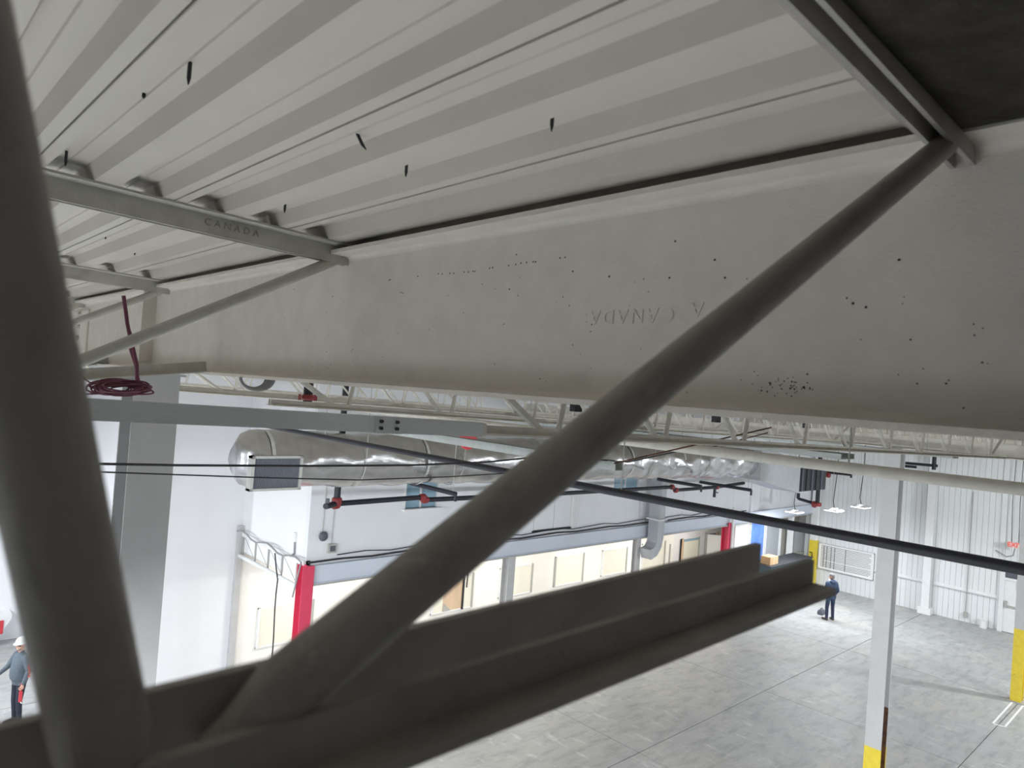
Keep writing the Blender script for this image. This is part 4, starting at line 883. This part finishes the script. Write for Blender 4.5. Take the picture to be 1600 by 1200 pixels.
MB().loft([[(p.x+a_*.14, p.y+b_*.09, z) for a_, b_ in ((-1,-1),(1,-1),(1,1),(-1,1))] for z in (0, .02)]+[[(p.x+a_*.15, p.y+b_*.10, .1) for a_, b_ in ((-1,-1),(1,-1),(1,1),(-1,1))]]+[[(p.x+a_*.13, p.y+b_*.06, .19) for a_, b_ in ((-1,-1),(1,-1),(1,1),(-1,1))]]).build('bag_body', 'darkslat', bg); MB().tube([(p.x-.08, p.y, .18), (p.x-.06, p.y, .25), (p.x+.06, p.y, .25), (p.x+.08, p.y, .18)], .012, 6).build('handle', 'dark', bg, smooth=True)

# unseen scissor lift below the frame, added to block floor bounce
lf = empty('blocker_lift', (-.6, -.1, 0), 'unseen blue scissor lift platform added below the camera to block floor bounce', 'lift')
zp = EYE-1.55
MB().box((-1.7, -.6, zp-.1), (.75, .3, zp)).build('platform', 'liftblue', lf); MB().box((-1.6, -.55, .15), (.65, .25, .5)).build('chassis', 'liftblue', lf)
for x_ in (-1.3, .35):
    for y_ in (-.55, .2): MB().tube([(x_, y_, .18), (x_, y_+.09, .18)], .18, 18).build('wheel', 'dark', lf, smooth=True)
nst = 5; hs = (zp-.1-.5)/nst
for k in range(nst):
    for s_ in (-1, 1):
        for y_ in (-.45, .15): MB().bar((-.5-s_*1.0, y_, .5+k*hs+.03), (-.5+s_*1.0, y_, .5+(k+1)*hs-.03), .05, .1).build('scissor_arm', 'liftblue', lf)
for x_ in (-1.68, -.9, -.1, .73):
    for y_ in (-.58, .28): MB().tube([(x_, y_, zp), (x_, y_, zp+.95)], .02, 8).build('rail_post', 'liftblue', lf, smooth=True)
for z_ in (zp+.5, zp+.95):
    for y_ in (-.58, .28): MB().tube([(-1.7, y_, z_), (.75, y_, z_)], .02, 8).build('guard_rail', 'liftblue', lf, smooth=True)
    for x_ in (-1.68, .73): MB().tube([(x_, -.58, z_), (x_, .28, z_)], .02, 8).build('guard_rail', 'liftblue', lf, smooth=True)
for y_ in (-.6, .29): MB().box((-1.7, y_, zp), (.75, y_+.01, zp+.15)).build('toe_board', 'liftblue', lf)

# ------------------------------------------------------------------ lamps
def lamp(X, Y, z, label, lit=True, power=1.0):
    e = empty('pendant_lamp', (X, Y, z), label, 'lamp', 'pendant lamps')
    for s_ in (-1, 1): MB().loft([[(X-.32, Y+s_*.15-.12, z+.02), (X-.32, Y+s_*.15+.12, z+.02), (X-.32, Y+s_*.15+.05, z+.07), (X-.32, Y+s_*.15-.05, z+.07)], [(X+.32, Y+s_*.15-.12, z+.02), (X+.32, Y+s_*.15+.12, z+.02), (X+.32, Y+s_*.15+.05, z+.07), (X+.32, Y+s_*.15-.05, z+.07)]]).build('reflector', 'lampwhite', e)
    MB().box((X-.1, Y-.1, z+.06), (X+.1, Y+.1, z+.13)).build('driver', 'lampwhite', e)
    MB().box((X-.3, Y-.25, z), (X+.3, Y+.25, z+.018)).build('lens', 'lens', e)
    pts = [(X, Y, z+.13), (X+.02, Y+.06, z+.35), (X, Y+.02, z+.8), (X+.02, Y-.03, z+1.6), (X, Y, zr(X)-.02)]
    MB().tube(pts, .016, 6).build('cord', 'cable', e, smooth=True)
    MB().tube([(X-.25, Y, z+.07), (X-.25, Y, zr(X)-.02)], .008, 5).build('hanger_wire', 'frame', e)
    ld = bpy.data.lights.new('lamp_light', 'AREA'); ld.shape = 'RECTANGLE'; ld.size = .6; ld.size_y = .5; ld.energy = LAMP_W*.4*power; ld.color = (.93, .97, 1.0); ld.spread = math.radians(170)
    lo = bpy.data.objects.new('lamp_light', ld); C.objects.link(lo); lo.parent = e; lo.location = (0, 0, -.01)
    return e
zl_ = EYE-3.25
lamp(28, 10.1, zl_, 'lit white pendant lamp right of the black riser, the nearer of the pair')
lamp(28, 11.07, zl_-.3, 'lit white pendant lamp left of its twin before the siding')
lamp(28, 12.6, zl_-.62, 'lit white pendant lamp before the dark doors')
def flood(p, d, back, label, power, spread=170):  # unseen floods, added to brighten floor, office front and girder
    p, d, back = Vector(p), Vector(d).normalized(), Vector(back)
    e = empty('added_flood', p, label, 'lamp', 'added flood lamps'); h = d*.05
    MB().bar(p-d*.09, p-d*.005, .5, .3).build('housing', 'darkslat', e); MB().bar(p-d*.005, p, .46, .26).build('lens', 'lens', e)
    MB().bar(p-d*.06, p+back, .05, .05).build('bracket', 'frame', e)
    ld = bpy.data.lights.new('lamp_light', 'AREA'); ld.shape = 'RECTANGLE'; ld.size = .46; ld.size_y = .26; ld.energy = LAMP_W*power; ld.color = (.93, .97, 1.0); ld.spread = math.radians(spread)
    lo = bpy.data.objects.new('lamp_light', ld); C.objects.link(lo); lo.parent = e; lo.location = d*.01
    lo.rotation_euler = d.to_track_quat('-Z', 'Y').to_euler()
    return e
for X, pw_, where in NEAR_FLOODS: flood((X, YMIN+.3, 5.6), NEAR_DIR, (0, -.3, .1), 'added unseen flood lamp on the wall behind the camera, %s' % where, pw_)
for Y, pw_, where in SIDE_FLOODS: flood((XMIN+.3, Y, 5.6), SIDE_DIR, (-.3, 0, .1), 'added unseen flood lamp on the wall outside the left edge, %s' % where, pw_, 135)
flood((GX+.02, 5.36, 5.4), (.45, .8, -.35), (0, -.24, 0), 'added flood lamp fixed to the hidden back of the big column', COL_FLOOD)  # added out of sight to brighten the white walls and middle floor
for k in range(6):
    X = 9.2+k*3.6
    e = empty('strip_lamp', (X, 15.6, so-.06), 'warm strip lamp on the gallery soffit, %s from the near red post' % ordinal[k], 'lamp', 'gallery strip lamps')
    MB().box((X-.6, 15.5, so-.05), (X+.6, 15.7, so-.001)).build('housing', 'lampwhite', e); MB().box((X-.58, 15.52, so-.065), (X+.58, 15.68, so-.05)).build('lens', 'warmlens', e)
    ld = bpy.data.lights.new('lamp_light', 'AREA'); ld.shape = 'RECTANGLE'; ld.size = 1.2; ld.size_y = .16; ld.energy = STRIP_W; ld.color = (1, .95, .86)
    lo = bpy.data.objects.new('lamp_light', ld); C.objects.link(lo); lo.parent = e; lo.location = (0, 0, -.012)
